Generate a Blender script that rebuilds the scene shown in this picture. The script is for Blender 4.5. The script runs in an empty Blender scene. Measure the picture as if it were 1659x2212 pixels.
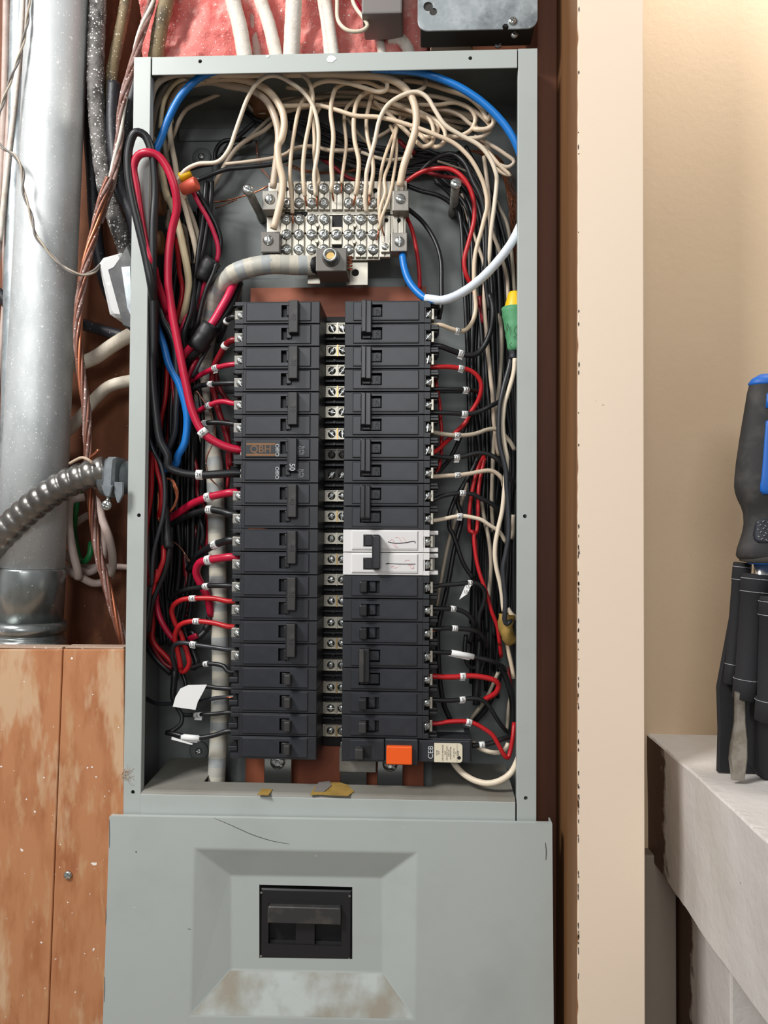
import bpy, bmesh, math, random
from mathutils import Vector, Matrix
random.seed(7)
C = bpy.context.scene.collection
sc = bpy.context.scene

# ------------------------------------------------------------------ camera
FPX, W0, H0 = 1740.0, 1659, 2212
ZT = 1.70                                   # height of the panel's top edge
CAM = Vector((0.3182, -0.8580, ZT - 0.5202))
YAW, PIT, ROL = 0.046625, 0.025126, -0.006216
RC = Matrix.Rotation(YAW, 3, 'Z') @ Matrix.Rotation(PIT, 3, 'X') @ Matrix.Rotation(ROL, 3, 'Y')
cd = bpy.data.cameras.new('camera'); cam = bpy.data.objects.new('camera', cd); C.objects.link(cam)
cd.sensor_fit = 'VERTICAL'; cd.sensor_height = 24.0; cd.lens = 24.0 * FPX / H0
cd.clip_start = 0.01; cd.clip_end = 50
r_, l_, u_ = RC @ Vector((1, 0, 0)), RC @ Vector((0, 1, 0)), RC @ Vector((0, 0, 1))
cam.matrix_world = Matrix.Translation(CAM) @ Matrix((r_, u_, -l_)).transposed().to_4x4()
sc.camera = cam

def at(u, v, y):
    """the world point on the plane y that the photograph shows at (u, v)"""
    d = RC @ Vector(((u - 829.5) / FPX, 1.0, -(v - 1106.0) / FPX))
    return CAM + d * ((y - CAM.y) / d.y)
def px(y): return (y - CAM.y) / FPX

# ------------------------------------------------------------------ light and exposure
world = bpy.data.worlds.new('world'); sc.world = world; world.use_nodes = True
bg = world.node_tree.nodes['Background']
bg.inputs[0].default_value = (0.93, 0.96, 1.0, 1); bg.inputs[1].default_value = 0.25
def area(name, loc, target, sx, sy, power, col=(1, 1, 1)):
    ld = bpy.data.lights.new(name, 'AREA'); ld.shape = 'RECTANGLE'; ld.size = sx; ld.size_y = sy
    ld.energy = power; ld.color = col
    o = bpy.data.objects.new(name, ld); C.objects.link(o); o.location = loc
    o.rotation_euler = (Vector(target) - Vector(loc)).to_track_quat('-Z', 'Y').to_euler()
    return o
area('ceiling_lamp_light', (-0.75, -1.05, 2.42), (0.15, 0.0, 1.2), 0.45, 0.45, 36, (1.0, 0.985, 0.965))
area('front_fill_light', (0.1, -2.6, 1.9), (0.25, 0.0, 1.2), 0.8, 0.6, 15, (0.97, 0.99, 1.0))  # added fill from behind the viewer, not a known lamp of the room
area('wall_fill_light', (0.80, -0.13, 2.12), (0.5, 0.08, 1.55), 0.16, 0.16, 3.3, (1.0, 0.95, 0.88))  # added fill close to the right wall, brightens its upper part
sc.view_settings.view_transform = 'Standard'; sc.view_settings.look = 'None'
sc.view_settings.exposure = 0.0; sc.view_settings.gamma = 1.0
sc.view_settings.use_curve_mapping = False

# ------------------------------------------------------------------ materials
def lin(c):
    return tuple(((x / 255) / 12.92 if x / 255 <= 0.04045 else ((x / 255 + 0.055) / 1.055) ** 2.4) for x in c)
MATS = {}
def mat(name, rgb, rough=0.5, metal=0.0, spots=None, mottle=None, bump=None, coat=0.0, stretch=(1, 1, 1), fleck=None, trans=0.0, sheen=0):
    """rgb in 0-255; spots=(rgb, scale, amount, size) splashes; mottle=(rgb, scale, lo, hi) uneven colour; bump=(scale, strength)"""
    m = bpy.data.materials.new(name); m.use_nodes = True; nt = m.node_tree; N = nt.nodes; L = nt.links
    b = N['Principled BSDF']; b.inputs['Roughness'].default_value = rough; b.inputs['Metallic'].default_value = metal
    b.inputs['Coat Weight'].default_value = coat
    if trans: b.inputs['Transmission Weight'].default_value = trans
    col = (*lin(rgb), 1); b.inputs['Base Color'].default_value = col
    tc = N.new('ShaderNodeTexCoord'); mp = N.new('ShaderNodeMapping'); mp.inputs['Scale'].default_value = stretch
    L.new(tc.outputs['Object'], mp.inputs[0]); src = mp.outputs[0]
    cur = None
    def noise(scale, detail=3, rg=0.6, s=src):
        n = N.new('ShaderNodeTexNoise'); n.inputs['Scale'].default_value = scale; n.inputs['Detail'].default_value = detail
        n.inputs['Roughness'].default_value = rg; L.new(s, n.inputs['Vector']); return n.outputs['Fac']
    def ramp(f, lo, hi):
        r = N.new('ShaderNodeMapRange'); r.inputs['From Min'].default_value = lo; r.inputs['From Max'].default_value = hi
        r.clamp = True; L.new(f, r.inputs['Value']); return r.outputs['Result']
    def mix(f, c2):
        nonlocal cur
        x = N.new('ShaderNodeMix'); x.data_type = 'RGBA'; L.new(f, x.inputs['Factor'])
        if cur is None: x.inputs['A'].default_value = col
        else: L.new(cur, x.inputs['A'])
        x.inputs['B'].default_value = (*lin(c2), 1); cur = x.outputs['Result']
    for mo in (mottle if isinstance(mottle, list) else [mottle] if mottle else []):
        mix(ramp(noise(mo[1], 5), mo[2], mo[3]), mo[0])
    for sp in (spots if isinstance(spots, list) else [spots] if spots else []):
        v = N.new('ShaderNodeTexVoronoi'); v.inputs['Scale'].default_value = sp[1]; v.inputs['Randomness'].default_value = 1
        wob = N.new('ShaderNodeTexNoise'); wob.inputs['Scale'].default_value = sp[1] * 2.2; L.new(tc.outputs['Object'], wob.inputs['Vector'])
        sub = N.new('ShaderNodeVectorMath'); sub.operation = 'MULTIPLY_ADD'; L.new(wob.outputs['Color'], sub.inputs[0])
        sub.inputs[1].default_value = (0.6 / sp[1],) * 3; L.new(tc.outputs['Object'], sub.inputs[2]); L.new(sub.outputs[0], v.inputs['Vector'])
        sep = N.new('ShaderNodeSeparateColor'); L.new(v.outputs['Color'], sep.inputs[0])
        # radius of each spot varies with the cell; only some cells have one
        a = N.new('ShaderNodeMath'); a.operation = 'SUBTRACT'; L.new(sep.outputs[0], a.inputs[0]); a.inputs[1].default_value = 1 - sp[2]
        a2 = N.new('ShaderNodeMath'); a2.operation = 'MULTIPLY'; L.new(a.outputs[0], a2.inputs[0]); a2.inputs[1].default_value = sp[3] / max(sp[2], .01)
        a3 = N.new('ShaderNodeMath'); a3.operation = 'SUBTRACT'; L.new(a2.outputs[0], a3.inputs[0]); L.new(v.outputs['Distance'], a3.inputs[1])
        mix(ramp(a3.outputs[0], 0, 0.04), sp[0])
    if cur is not None: L.new(cur, b.inputs['Base Color'])
    if bump:
        bp = N.new('ShaderNodeBump'); bp.inputs['Strength'].default_value = bump[1]; bp.inputs['Distance'].default_value = bump[2] if len(bump) > 2 else 0.0005
        L.new(noise(bump[0], 4), bp.inputs['Height']); L.new(bp.outputs[0], b.inputs['Normal'])
    MATS[name] = m; return m
WHITE = (235, 232, 226)
mat('grey_enamel', (178, 184, 180), 0.42, mottle=[((168, 173, 168), 9, .5, .8)], bump=(900, .15, .0001), spots=[((225, 228, 222), 120, .03, .16), ((80, 84, 82), 90, .03, .07)])
mat('grey_enamel_dusty', (158, 168, 166), 0.5, mottle=[((148, 138, 122), 14, .45, .62)], bump=(900, .2, .0001), spots=[((225, 228, 222), 60, .08, .16)])
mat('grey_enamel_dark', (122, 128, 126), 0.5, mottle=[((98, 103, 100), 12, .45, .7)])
mat('shelf_enamel', (134, 132, 124), 0.6, mottle=[((122, 117, 107), 12, .42, .68)], spots=[((240, 240, 236), 80, .07, .15)])
mat('hole_black', (10, 10, 10), .9)
mat('edge_scratch', (84, 86, 84), .8)
mat('chip_dark', (58, 50, 42), .8)
mat('breaker_black', (38, 39, 43), 0.42, bump=(600, .12, .0001), mottle=[((44, 46, 50), 30, .45, .7)])
mat('breaker_face', (41, 43, 48), 0.38, mottle=[((50, 52, 57), 40, .45, .75)], bump=(500, .1, .0001))
mat('handle_black', (34, 34, 36), 0.33, bump=(500, .1, .0001))
mat('handle_worn', (54, 53, 52), 0.45, mottle=[((84, 78, 72), 60, .5, .8)])
mat('ink_black', (22, 22, 24), .6)
mat('ink_red', (225, 150, 150), .7)
mat('print_white', (205, 208, 210), .6)
mat('emboss', (28, 28, 30), .5)
mat('breaker_white', (226, 224, 222), .45)
mat('pit_black', (14, 14, 15), .7)
mat('zinc', (190, 192, 188), .28, .95, bump=(400, .1, .0001))
mat('zinc_dull', (150, 149, 143), .5, .6, mottle=[((110, 108, 102), 60, .4, .7)])
mat('lug_grey', (142, 138, 130), .45, .55, mottle=[((160, 156, 148), 80, .4, .7)])
mat('terminal_grey', (165, 163, 156), .42, .35, mottle=[((130, 127, 120), 80, .4, .7)])
mat('tin', (198, 192, 178), .4, .85, bump=(300, .15, .0001), stretch=(8, 1, 1))
mat('brass', (205, 170, 110), .35, .85)
mat('steel_dark', (70, 68, 64), .5, .5)
mat('lug_dark', (112, 108, 102), .45, .3)
mat('galvanised', (206, 210, 210), .5, .35, mottle=[((182, 187, 186), 26, .46, .7), ((228, 231, 230), 9, .5, .7)], spots=[((250, 250, 248), 420, .5, .36), ((250, 250, 248), 170, .3, .27), ((70, 72, 72), 260, .06, .12)], bump=(140, .25, .0006), stretch=(1, 1, .5))
mat('galvanised_lower', (180, 184, 182), .26, .75, mottle=[((130, 136, 134), 20, .42, .64)], spots=[((240, 240, 236), 260, .2, .24), ((60, 62, 62), 200, .12, .12)], bump=(90, .2, .0005), stretch=(1, 1, .4))
mat('flex_steel', (150, 146, 141), .3, .85, mottle=[((120, 116, 112), 40, .4, .7)])
mat('connector_steel', (130, 136, 140), .4, .75, mottle=[((160, 166, 168), 60, .4, .7)])
mat('box_steel', (168, 176, 178), .42, .55, mottle=[((196, 202, 204), 60, .4, .65), ((120, 126, 130), 25, .5, .7)], spots=[((240, 240, 240), 380, .12, .25)])
mat('copper', (196, 120, 88), .38, .85)
mat('copper_dull', (142, 96, 80), .5, .6, spots=[((205, 190, 184), 300, .3, .35)])
mat('copper_painted', (158, 128, 120), .7, .1, mottle=[((120, 78, 66), 70, .45, .62)], spots=[((236, 228, 224), 320, .5, .4)])
mat('copper_dark', (120, 70, 45), .5, .7)
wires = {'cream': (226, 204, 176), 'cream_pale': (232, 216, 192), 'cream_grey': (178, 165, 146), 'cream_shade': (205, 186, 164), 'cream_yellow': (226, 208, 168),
         'red': (188, 28, 34), 'crimson': (190, 22, 58), 'pink_red': (214, 36, 80), 'dark_red': (128, 16, 28), 'black': (26, 27, 29), 'black_grey': (46, 48, 52),
         'blue': (20, 118, 202), 'green': (26, 120, 62), 'white': (226, 232, 236)}
for k, c in wires.items():
    mat('wire_' + k, c, .38 if k not in ('black', 'black_grey') else .4, bump=(300, .08, .0002))
mat('tape_black', (24, 24, 26), .5, bump=(120, .5, .0006))
mat('tape_green', (92, 160, 112), .55, mottle=[((70, 140, 95), 50, .4, .7)], bump=(120, .4, .0006))
mat('tape_masking', (170, 138, 70), .6, mottle=[((140, 112, 56), 60, .4, .7)], bump=(120, .5, .0006))
mat('tape_white', (222, 230, 238), .5, bump=(150, .5, .0006))
mat('nut_yellow', (236, 192, 20), .45)
mat('nut_orange', (236, 104, 80), .45)
mat('paper_white', (238, 238, 236), .65)
mat('cream_label', (232, 222, 196), .6)
mat('orange_button', (250, 96, 20), .45, bump=(400, .2, .0002), stretch=(.2, 1, 3))
mat('insulator_red', (166, 92, 62), .55, mottle=[((140, 72, 48), 14, .45, .7)])
mat('insulator_red_low', (150, 62, 32), .5)
mat('cable_painted', (226, 218, 206), .7, spots=[((246, 244, 240), 380, .5, .4)], mottle=[((200, 184, 170), 60, .5, .75)], bump=(260, .6, .001))
mat('cable_pinkish', (196, 176, 166), .6, mottle=[((168, 146, 136), 30, .45, .7)], spots=[((240, 236, 232), 400, .12, .3)])
mat('cable_white', (222, 210, 192), .55, mottle=[((190, 172, 150), 40, .55, .8)], spots=[((246, 244, 240), 400, .12, .25)])
mat('cable_speckled', (120, 116, 112), .7, mottle=[((64, 60, 58), 60, .45, .62)], spots=[((240, 238, 234), 420, .7, .45), ((242, 240, 236), 190, .5, .34)], bump=(200, .8, .0015))
mat('cable_tan', (138, 120, 88), .65, mottle=[((74, 66, 56), 26, .5, .68)], spots=[((240, 228, 196), 420, .42, .4), ((244, 236, 214), 200, .2, .25)], bump=(200, .6, .001))
mat('cable_black', (36, 36, 42), .5, spots=[((232, 232, 228), 420, .22, .26)], bump=(200, .4, .001))
mat('plywood_back', (128, 74, 42), .72, mottle=[((92, 48, 26), 9, .4, .66), ((158, 100, 62), 24, .56, .74)], spots=[((240, 226, 210), 330, .07, .2)], stretch=(1, 1, .5), bump=(60, .3, .0008))
mat('plywood_stained', (190, 130, 88), .66, mottle=[((168, 104, 64), 26, .46, .68), ((206, 168, 132), 8, .54, .59), ((196, 150, 108), 36, .55, .66)], spots=[((246, 240, 230), 75, .10, .2), ((248, 244, 238), 210, .12, .24), ((60, 34, 22), 40, .03, .08)], stretch=(1.6, 1, .45), bump=(120, .2, .0004))
mat('plywood_edge', (176, 150, 130), .8, spots=[((240, 232, 226), 300, .3, .4)])
mat('wood_dark', (112, 66, 42), .62, mottle=[((88, 50, 32), 8, .4, .65)], stretch=(3, 1, .25))
mat('wood_brown', (132, 92, 56), .55, mottle=[((112, 76, 44), 10, .4, .68)], stretch=(3, 3, .2), spots=[((220, 205, 180), 120, .03, .1)])
mat('cream_paint', (239, 218, 195), .5, bump=(130, .25, .0004), spots=[((90, 70, 50), 26, .02, .06)])
mat('wall_paint', (224, 198, 165), .55, bump=(110, .4, .0008), mottle=[((219, 192, 159), 4, .4, .7)])
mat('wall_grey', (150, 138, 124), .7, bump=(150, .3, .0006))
mat('fibre', (196, 172, 150), .9)
mat('plastic_white', (208, 208, 206), .35, spots=[((246, 246, 246), 160, .15, .3)])
mat('plastic_dark', (60, 62, 62), .4, mottle=[((95, 96, 94), 50, .45, .7)])
mat('plastic_grey', (128, 122, 118), .6)
mat('cloth_black', (30, 30, 33), .85, bump=(900, .6, .0006))
mat('stitch', (170, 170, 172), .8)
mat('rubber_black', (38, 37, 37), .7, mottle=[((66, 63, 60), 34, .5, .72)], bump=(200, .3, .0005))
mat('grip_blue', (8, 92, 180), .5, mottle=[((40, 120, 190), 60, .6, .8)])
mat('grip_pad', (26, 30, 40), .6)
mat('rubber_grey', (72, 70, 66), .7)
mat('chrome', (210, 208, 204), .22, .95)
mat('blade_steel', (170, 164, 154), .36, .85, mottle=[((128, 118, 104), 50, .45, .7)])

mat('tape_cream', (204, 198, 182), .5, bump=(160, .4, .0005), mottle=[((186, 180, 166), 40, .5, .7)])
mat('tape_greyish', (182, 180, 170), .5, bump=(160, .4, .0005))
mat('tape_bluegrey', (174, 178, 176), .5, bump=(160, .4, .0005), mottle=[((156, 160, 160), 40, .5, .7)])

def insulation_material():
    m = mat('insulation_pink', (228, 138, 130), .95, mottle=[((200, 92, 88), 14, .46, .68), ((240, 176, 166), 30, .54, .7)], spots=[((248, 240, 236), 420, .34, .34), ((250, 246, 242), 170, .16, .26)], bump=(140, 1, .003))
    m.node_tree.nodes['Principled BSDF'].inputs['Subsurface Weight'].default_value = .1
insulation_material()

def ledge_material():
    # white paint that stops at a ragged line, bare dark timber beyond it
    m = mat('ledge_paint', (214, 209, 204), .6, mottle=[((202, 196, 189), 10, .45, .7)], spots=[((120, 108, 98), 60, .04, .07)], bump=(38, .5, .003))
    nt = m.node_tree; N = nt.nodes; L = nt.links; b = N['Principled BSDF']
    old = b.inputs['Base Color'].links[0].from_socket
    g = N.new('ShaderNodeNewGeometry'); sx = N.new('ShaderNodeSeparateXYZ'); L.new(g.outputs['Position'], sx.inputs[0])
    n = N.new('ShaderNodeTexNoise'); n.inputs['Scale'].default_value = 60; n.inputs['Detail'].default_value = 5; L.new(g.outputs['Position'], n.inputs['Vector'])
    ad = N.new('ShaderNodeMath'); ad.operation = 'MULTIPLY_ADD'; L.new(n.outputs['Fac'], ad.inputs[0]); ad.inputs[1].default_value = .05; L.new(sx.outputs[1], ad.inputs[2])
    r = N.new('ShaderNodeMapRange'); r.inputs['From Min'].default_value = .036; r.inputs['From Max'].default_value = .048; L.new(ad.outputs[0], r.inputs['Value'])
    gn = N.new('ShaderNodeSeparateXYZ'); L.new(g.outputs['True Normal'], gn.inputs[0])
    up = N.new('ShaderNodeMath'); up.operation = 'LESS_THAN'; L.new(gn.outputs[2], up.inputs[0]); up.inputs[1].default_value = .6
    mu = N.new('ShaderNodeMath'); mu.operation = 'MULTIPLY'; L.new(r.outputs[0], mu.inputs[0]); L.new(up.outputs[0], mu.inputs[1])
    x = N.new('ShaderNodeMix'); x.data_type = 'RGBA'; L.new(mu.outputs[0], x.inputs['Factor']); L.new(old, x.inputs['A']); x.inputs['B'].default_value = (*lin((84, 58, 42)), 1)
    L.new(x.outputs['Result'], b.inputs['Base Color'])
ledge_material()

# ------------------------------------------------------------------ mesh helpers
ORG = {}
class MB:
    def __init__(s): s.V = []; s.F = []; s.M = []; s.S = []; s.U = []
    def face(s, idx, m, smooth=False, uv=None): s.F.append(tuple(idx)); s.M.append(m); s.S.append(smooth); s.U.append(uv)
    def box(s, a, b, m, bev=0.0, front=None):
        """box between corners a and b; bev chamfers its edges"""
        x0, x1 = sorted((a[0], b[0])); y0, y1 = sorted((a[1], b[1])); z0, z1 = sorted((a[2], b[2]))
        if bev <= 0:
            n = len(s.V); s.V += [Vector(p) for p in ((x0, y0, z0), (x1, y0, z0), (x1, y1, z0), (x0, y1, z0), (x0, y0, z1), (x1, y0, z1), (x1, y1, z1), (x0, y1, z1))]
            for f in ((0, 1, 5, 4), (1, 2, 6, 5), (2, 3, 7, 6), (3, 0, 4, 7), (4, 5, 6, 7), (3, 2, 1, 0)): s.face([n + i for i in f], m)
            return s
        bev = min(bev, (x1 - x0) * .45, (y1 - y0) * .45, (z1 - z0) * .45)
        bm = bmesh.new(); bmesh.ops.create_cube(bm, size=1)
        for v in bm.verts: v.co = Vector(((x0 + x1) / 2 + v.co.x * (x1 - x0), (y0 + y1) / 2 + v.co.y * (y1 - y0), (z0 + z1) / 2 + v.co.z * (z1 - z0)))
        bmesh.ops.bevel(bm, geom=bm.edges[:], offset=bev, segments=2, profile=.5, affect='EDGES')
        s.addbm(bm, m); return s
    def addbm(s, bm, m, smooth=False, mtx=None):
        n = len(s.V); bm.verts.index_update()
        s.V += [(mtx @ v.co) if mtx else v.co.copy() for v in bm.verts]
        for f in bm.faces: s.face([n + v.index for v in f.verts], m, smooth)
        bm.free()
    def prism(s, poly, y0, y1, m, bev=0.0, ax='y', smooth=False):
        """poly: (x,z) outline extruded from y0 (front) to y1; ax='x' takes (y,z) outlines extruded along x"""
        def P(a, b, c): return Vector((a, c, b)) if ax == 'y' else Vector((c, a, b)) if ax == 'x' else Vector((a, b, c))
        n = len(s.V); k = len(poly)
        cx = sum(p[0] for p in poly) / k; cz = sum(p[1] for p in poly) / k
        if bev:
            ins = []
            for (a, b) in poly:
                dx, dz = a - cx, b - cz; ins.append((a - math.copysign(min(bev, abs(dx) * .5), dx), b - math.copysign(min(bev, abs(dz) * .5), dz)))
            rings = [(ins, y0), (poly, y0 + math.copysign(bev, y1 - y0)), (poly, y1)]
        else: rings = [(poly, y0), (poly, y1)]
        for pl, y in rings: s.V += [P(a, b, y) for a, b in pl]
        R = len(rings)
        s.face([n + i for i in range(k)], m); s.face([n + (R - 1) * k + i for i in reversed(range(k))], m)
        for r in range(R - 1):
            for i in range(k):
                j = (i + 1) % k; s.face([n + r * k + i, n + (r + 1) * k + i, n + (r + 1) * k + j, n + r * k + j], m, smooth)
        return s
    def plate(s, x0, x1, z0, z1, hole, y0, y1, m, bev=0.0):
        """slab in the x-z plane from y0 (front) to y1 with an optional rectangular hole (hx0,hx1,hz0,hz1)"""
        if not hole:
            return s.prism([(x0, z0), (x1, z0), (x1, z1), (x0, z1)], y0, y1, m, bev)
        h = hole; O = [(x0, z0), (x1, z0), (x1, z1), (x0, z1)]; I = [(h[0], h[2]), (h[1], h[2]), (h[1], h[3]), (h[0], h[3])]
        b = bev; OI = [(x0 + b, z0 + b), (x1 - b, z0 + b), (x1 - b, z1 - b), (x0 + b, z1 - b)]
        n = len(s.V)
        for pl, y in ((OI, y0), (I, y0), (O, y0 + b), (O, y1), (I, y1)): s.V += [Vector((p[0], y, p[1])) for p in pl]
        for i in range(4):
            j = (i + 1) % 4
            s.face([n + i, n + j, n + 4 + j, n + 4 + i], m); s.face([n + i, n + 8 + i, n + 8 + j, n + j], m)
            s.face([n + 8 + i, n + 12 + i, n + 12 + j, n + 8 + j], m); s.face([n + 12 + i, n + 16 + i, n + 16 + j, n + 12 + j], m)
            s.face([n + 4 + i, n + 4 + j, n + 16 + j, n + 16 + i], m)
        return s
    def tube(s, pts, r, m, sides=10, cap=True, squash=None):
        n0 = len(s.V); L = 0; t = None; nrm = None; K = len(pts)
        R = r if callable(r) else (lambda q, l: r)
        lens = [0]
        for i in range(1, K): lens.append(lens[-1] + (pts[i] - pts[i - 1]).length)
        tot = max(lens[-1], 1e-6)
        for i in range(K):
            tn = (pts[min(i + 1, K - 1)] - pts[max(i - 1, 0)]); tn = tn.normalized() if tn.length > 1e-9 else (t or Vector((0, 0, 1)))
            if nrm is None:
                a = Vector((0, -1, 0)) if abs(tn.y) < .9 else Vector((1, 0, 0)); nrm = (a - tn * a.dot(tn)).normalized()
            else:
                nrm = (nrm - tn * nrm.dot(tn)).normalized()
            t = tn; bn = tn.cross(nrm); rr = R(lens[i] / tot, lens[i])
            for k in range(sides):
                an = 2 * math.pi * k / sides; s.V.append(pts[i] + (nrm * math.cos(an) + bn * math.sin(an) * (squash or 1)) * rr)
        for i in range(K - 1):
            for k in range(sides):
                j = (k + 1) % sides
                s.face([n0 + i * sides + k, n0 + i * sides + j, n0 + (i + 1) * sides + j, n0 + (i + 1) * sides + k], m(lens[i], k / sides) if callable(m) else m, True,
                       [(lens[i], k / sides), (lens[i], (k + 1) / sides), (lens[i + 1], (k + 1) / sides), (lens[i + 1], k / sides)])
        if cap:
            mc = m(0, 0) if callable(m) else m; s.face([n0 + k for k in reversed(range(sides))], mc); s.face([n0 + (K - 1) * sides + k for k in range(sides)], mc)
        return s
    def lathe(s, prof, origin, axis, m, sides=32, sx=1.0, sy=1.0, smooth=True):
        """prof: (radius, height) pairs turned about axis from origin"""
        ax = Vector(axis).normalized(); a = Vector((0, -1, 0)) if abs(ax.y) < .9 else Vector((1, 0, 0))
        e1 = (a - ax * a.dot(ax)).normalized(); e2 = ax.cross(e1); n = len(s.V); o = Vector(origin)
        for (r, h) in prof:
            for k in range(sides):
                an = 2 * math.pi * k / sides; s.V.append(o + ax * h + e1 * math.cos(an) * r * sx + e2 * math.sin(an) * r * sy)
        for i in range(len(prof) - 1):
            for k in range(sides):
                j = (k + 1) % sides; s.face([n + i * sides + k, n + i * sides + j, n + (i + 1) * sides + j, n + (i + 1) * sides + k], m, smooth)
        s.face([n + k for k in reversed(range(sides))], m); s.face([n + (len(prof) - 1) * sides + k for k in range(sides)], m)
        return s
    def text(s, txt, size, origin, xd, yd, m, lift=0.0, cx=True, extr=0.00003):
        xd = Vector(xd).normalized(); yd = Vector(yd).normalized(); nd = xd.cross(yd).normalized()
        V, F, w, h = glyphs(txt)
        n = len(s.V)
        for v in V:
            s.V.append(Vector(origin) + xd * ((v[0] - (w / 2 if cx else 0)) * size) + yd * ((v[1] - h / 2) * size) + nd * (lift + extr))
        for f in F: s.face([n + i for i in f], m)
        return s
    def build(s, name, parent=None, org=None, label=None):
        if org is None: org = ORG[parent.name] if parent else Vector((0, 0, 0))
        me = bpy.data.meshes.new(name); me.from_pydata([v - org for v in s.V], [], s.F)
        names = []
        for k in s.M:
            if k not in names: names.append(k)
        for k in names: me.materials.append(MATS[k])
        uvl = me.uv_layers.new(name='UVMap') if any(s.U) else None
        for i, p in enumerate(me.polygons):
            p.material_index = names.index(s.M[i]); p.use_smooth = s.S[i]
            if uvl and s.U[i]:
                for q, li in enumerate(p.loop_indices): uvl.data[li].uv = s.U[i][q]
        bm = bmesh.new(); bm.from_mesh(me); bmesh.ops.recalc_face_normals(bm, faces=bm.faces[:]) if not getattr(s, 'flat', False) else None
        bm.to_mesh(me); bm.free(); me.update()
        o = bpy.data.objects.new(name, me); C.objects.link(o)
        if parent: o.parent = parent
        else: o.location = org
        ORG[o.name] = org
        if label: o['label'] = label
        return o
_G = {}
def glyphs(txt):
    if txt in _G: return _G[txt]
    cu = bpy.data.curves.new('lettering', 'FONT'); cu.body = txt; cu.size = 1; cu.resolution_u = 3
    o = bpy.data.objects.new('lettering', cu); C.objects.link(o)
    dg = bpy.context.evaluated_depsgraph_get(); me = bpy.data.meshes.new_from_object(o.evaluated_get(dg))
    bm = bmesh.new(); bm.from_mesh(me)      # sliced so that lettering can bend round a sleeve
    for k in range(1, 9):
        bmesh.ops.bisect_plane(bm, geom=bm.verts[:] + bm.edges[:] + bm.faces[:], plane_co=(0, k * .085, 0), plane_no=(0, 1, 0))
    bm.to_mesh(me); bm.free()
    V = [v.co.copy() for v in me.vertices]; F = [tuple(p.vertices) for p in me.polygons]
    w = max([v.x for v in V] or [0]) + min([v.x for v in V] or [0]); h = max([v.y for v in V] or [0]) + min([v.y for v in V] or [0])
    bpy.data.objects.remove(o); bpy.data.curves.remove(cu); bpy.data.meshes.remove(me)
    _G[txt] = (V, F, w, h); return _G[txt]
def thing(name, label, cat, loc, group=None):
    o = bpy.data.objects.new(name, None); C.objects.link(o); o.location = loc; o.empty_display_size = .01
    o['label'] = label; o['category'] = cat; ORG[o.name] = Vector(loc)
    if group: o['group'] = group
    return o
def tag(o, label, cat, group=None, kind=None):
    o['label'] = label; o['category'] = cat
    if group: o['group'] = group
    if kind: o['kind'] = kind
    return o
def structure(o): o['kind'] = 'structure'; return o
def cut(o, mb):
    """cut the shapes in mb out of o"""
    c = mb.build('cutter', org=Vector((0, 0, 0)))
    o_world = ORG[o.name]; md = o.modifiers.new('cut', 'BOOLEAN'); md.operation = 'DIFFERENCE'; md.object = c; md.solver = 'EXACT'
    c.location = (0, 0, 0); bpy.context.view_layer.update()
    dg = bpy.context.evaluated_depsgraph_get(); me = bpy.data.meshes.new_from_object(o.evaluated_get(dg))
    o.modifiers.clear(); o.data = me; bpy.data.objects.remove(c)
    return o
def spline(P, step=.004):
    P = [Vector(p) for p in P]
    if len(P) == 2: P = [P[0], (P[0] + P[1]) / 2, P[1]]
    Q = [P[0] * 2 - P[1]] + P + [P[-1] * 2 - P[-2]]; out = []
    for i in range(1, len(Q) - 2):
        p0, p1, p2, p3 = Q[i - 1:i + 3]; n = max(3, min(16, int((p2 - p1).length / step)))
        t0 = 0; t1 = t0 + max((p1 - p0).length, 1e-6) ** .5; t2 = t1 + max((p2 - p1).length, 1e-6) ** .5; t3 = t2 + max((p3 - p2).length, 1e-6) ** .5
        for k in range(n):
            t = t1 + (t2 - t1) * k / n
            a1 = p0 * ((t1 - t) / (t1 - t0)) + p1 * ((t - t0) / (t1 - t0)); a2 = p1 * ((t2 - t) / (t2 - t1)) + p2 * ((t - t1) / (t2 - t1)); a3 = p2 * ((t3 - t) / (t3 - t2)) + p3 * ((t - t2) / (t3 - t2))
            b1 = a1 * ((t2 - t) / (t2 - t0)) + a2 * ((t - t0) / (t2 - t0)); b2 = a2 * ((t3 - t) / (t3 - t1)) + a3 * ((t - t1) / (t3 - t1))
            out.append(b1 * ((t2 - t) / (t2 - t1)) + b2 * ((t - t1) / (t2 - t1)))
    out.append(P[-1]); return out
def ring(cx, cz, r, n=20): return [(cx + r * math.cos(2 * math.pi * i / n), cz + r * math.sin(2 * math.pi * i / n)) for i in range(n)]
def rrect(x0, x1, z0, z1, r, n=5, corners=(1, 1, 1, 1)):
    out = []
    for (cx, cz, a0, k) in ((x1 - r, z1 - r, 0, 0), (x0 + r, z1 - r, 90, 1), (x0 + r, z0 + r, 180, 2), (x1 - r, z0 + r, 270, 3)):
        if corners[k]: out += [(cx + r * math.cos(math.radians(a0 + 90 * i / n)), cz + r * math.sin(math.radians(a0 + 90 * i / n))) for i in range(n + 1)]
        else: out.append(((x1 if k in (0, 3) else x0), (z1 if k in (0, 1) else z0)))
    return out

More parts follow.
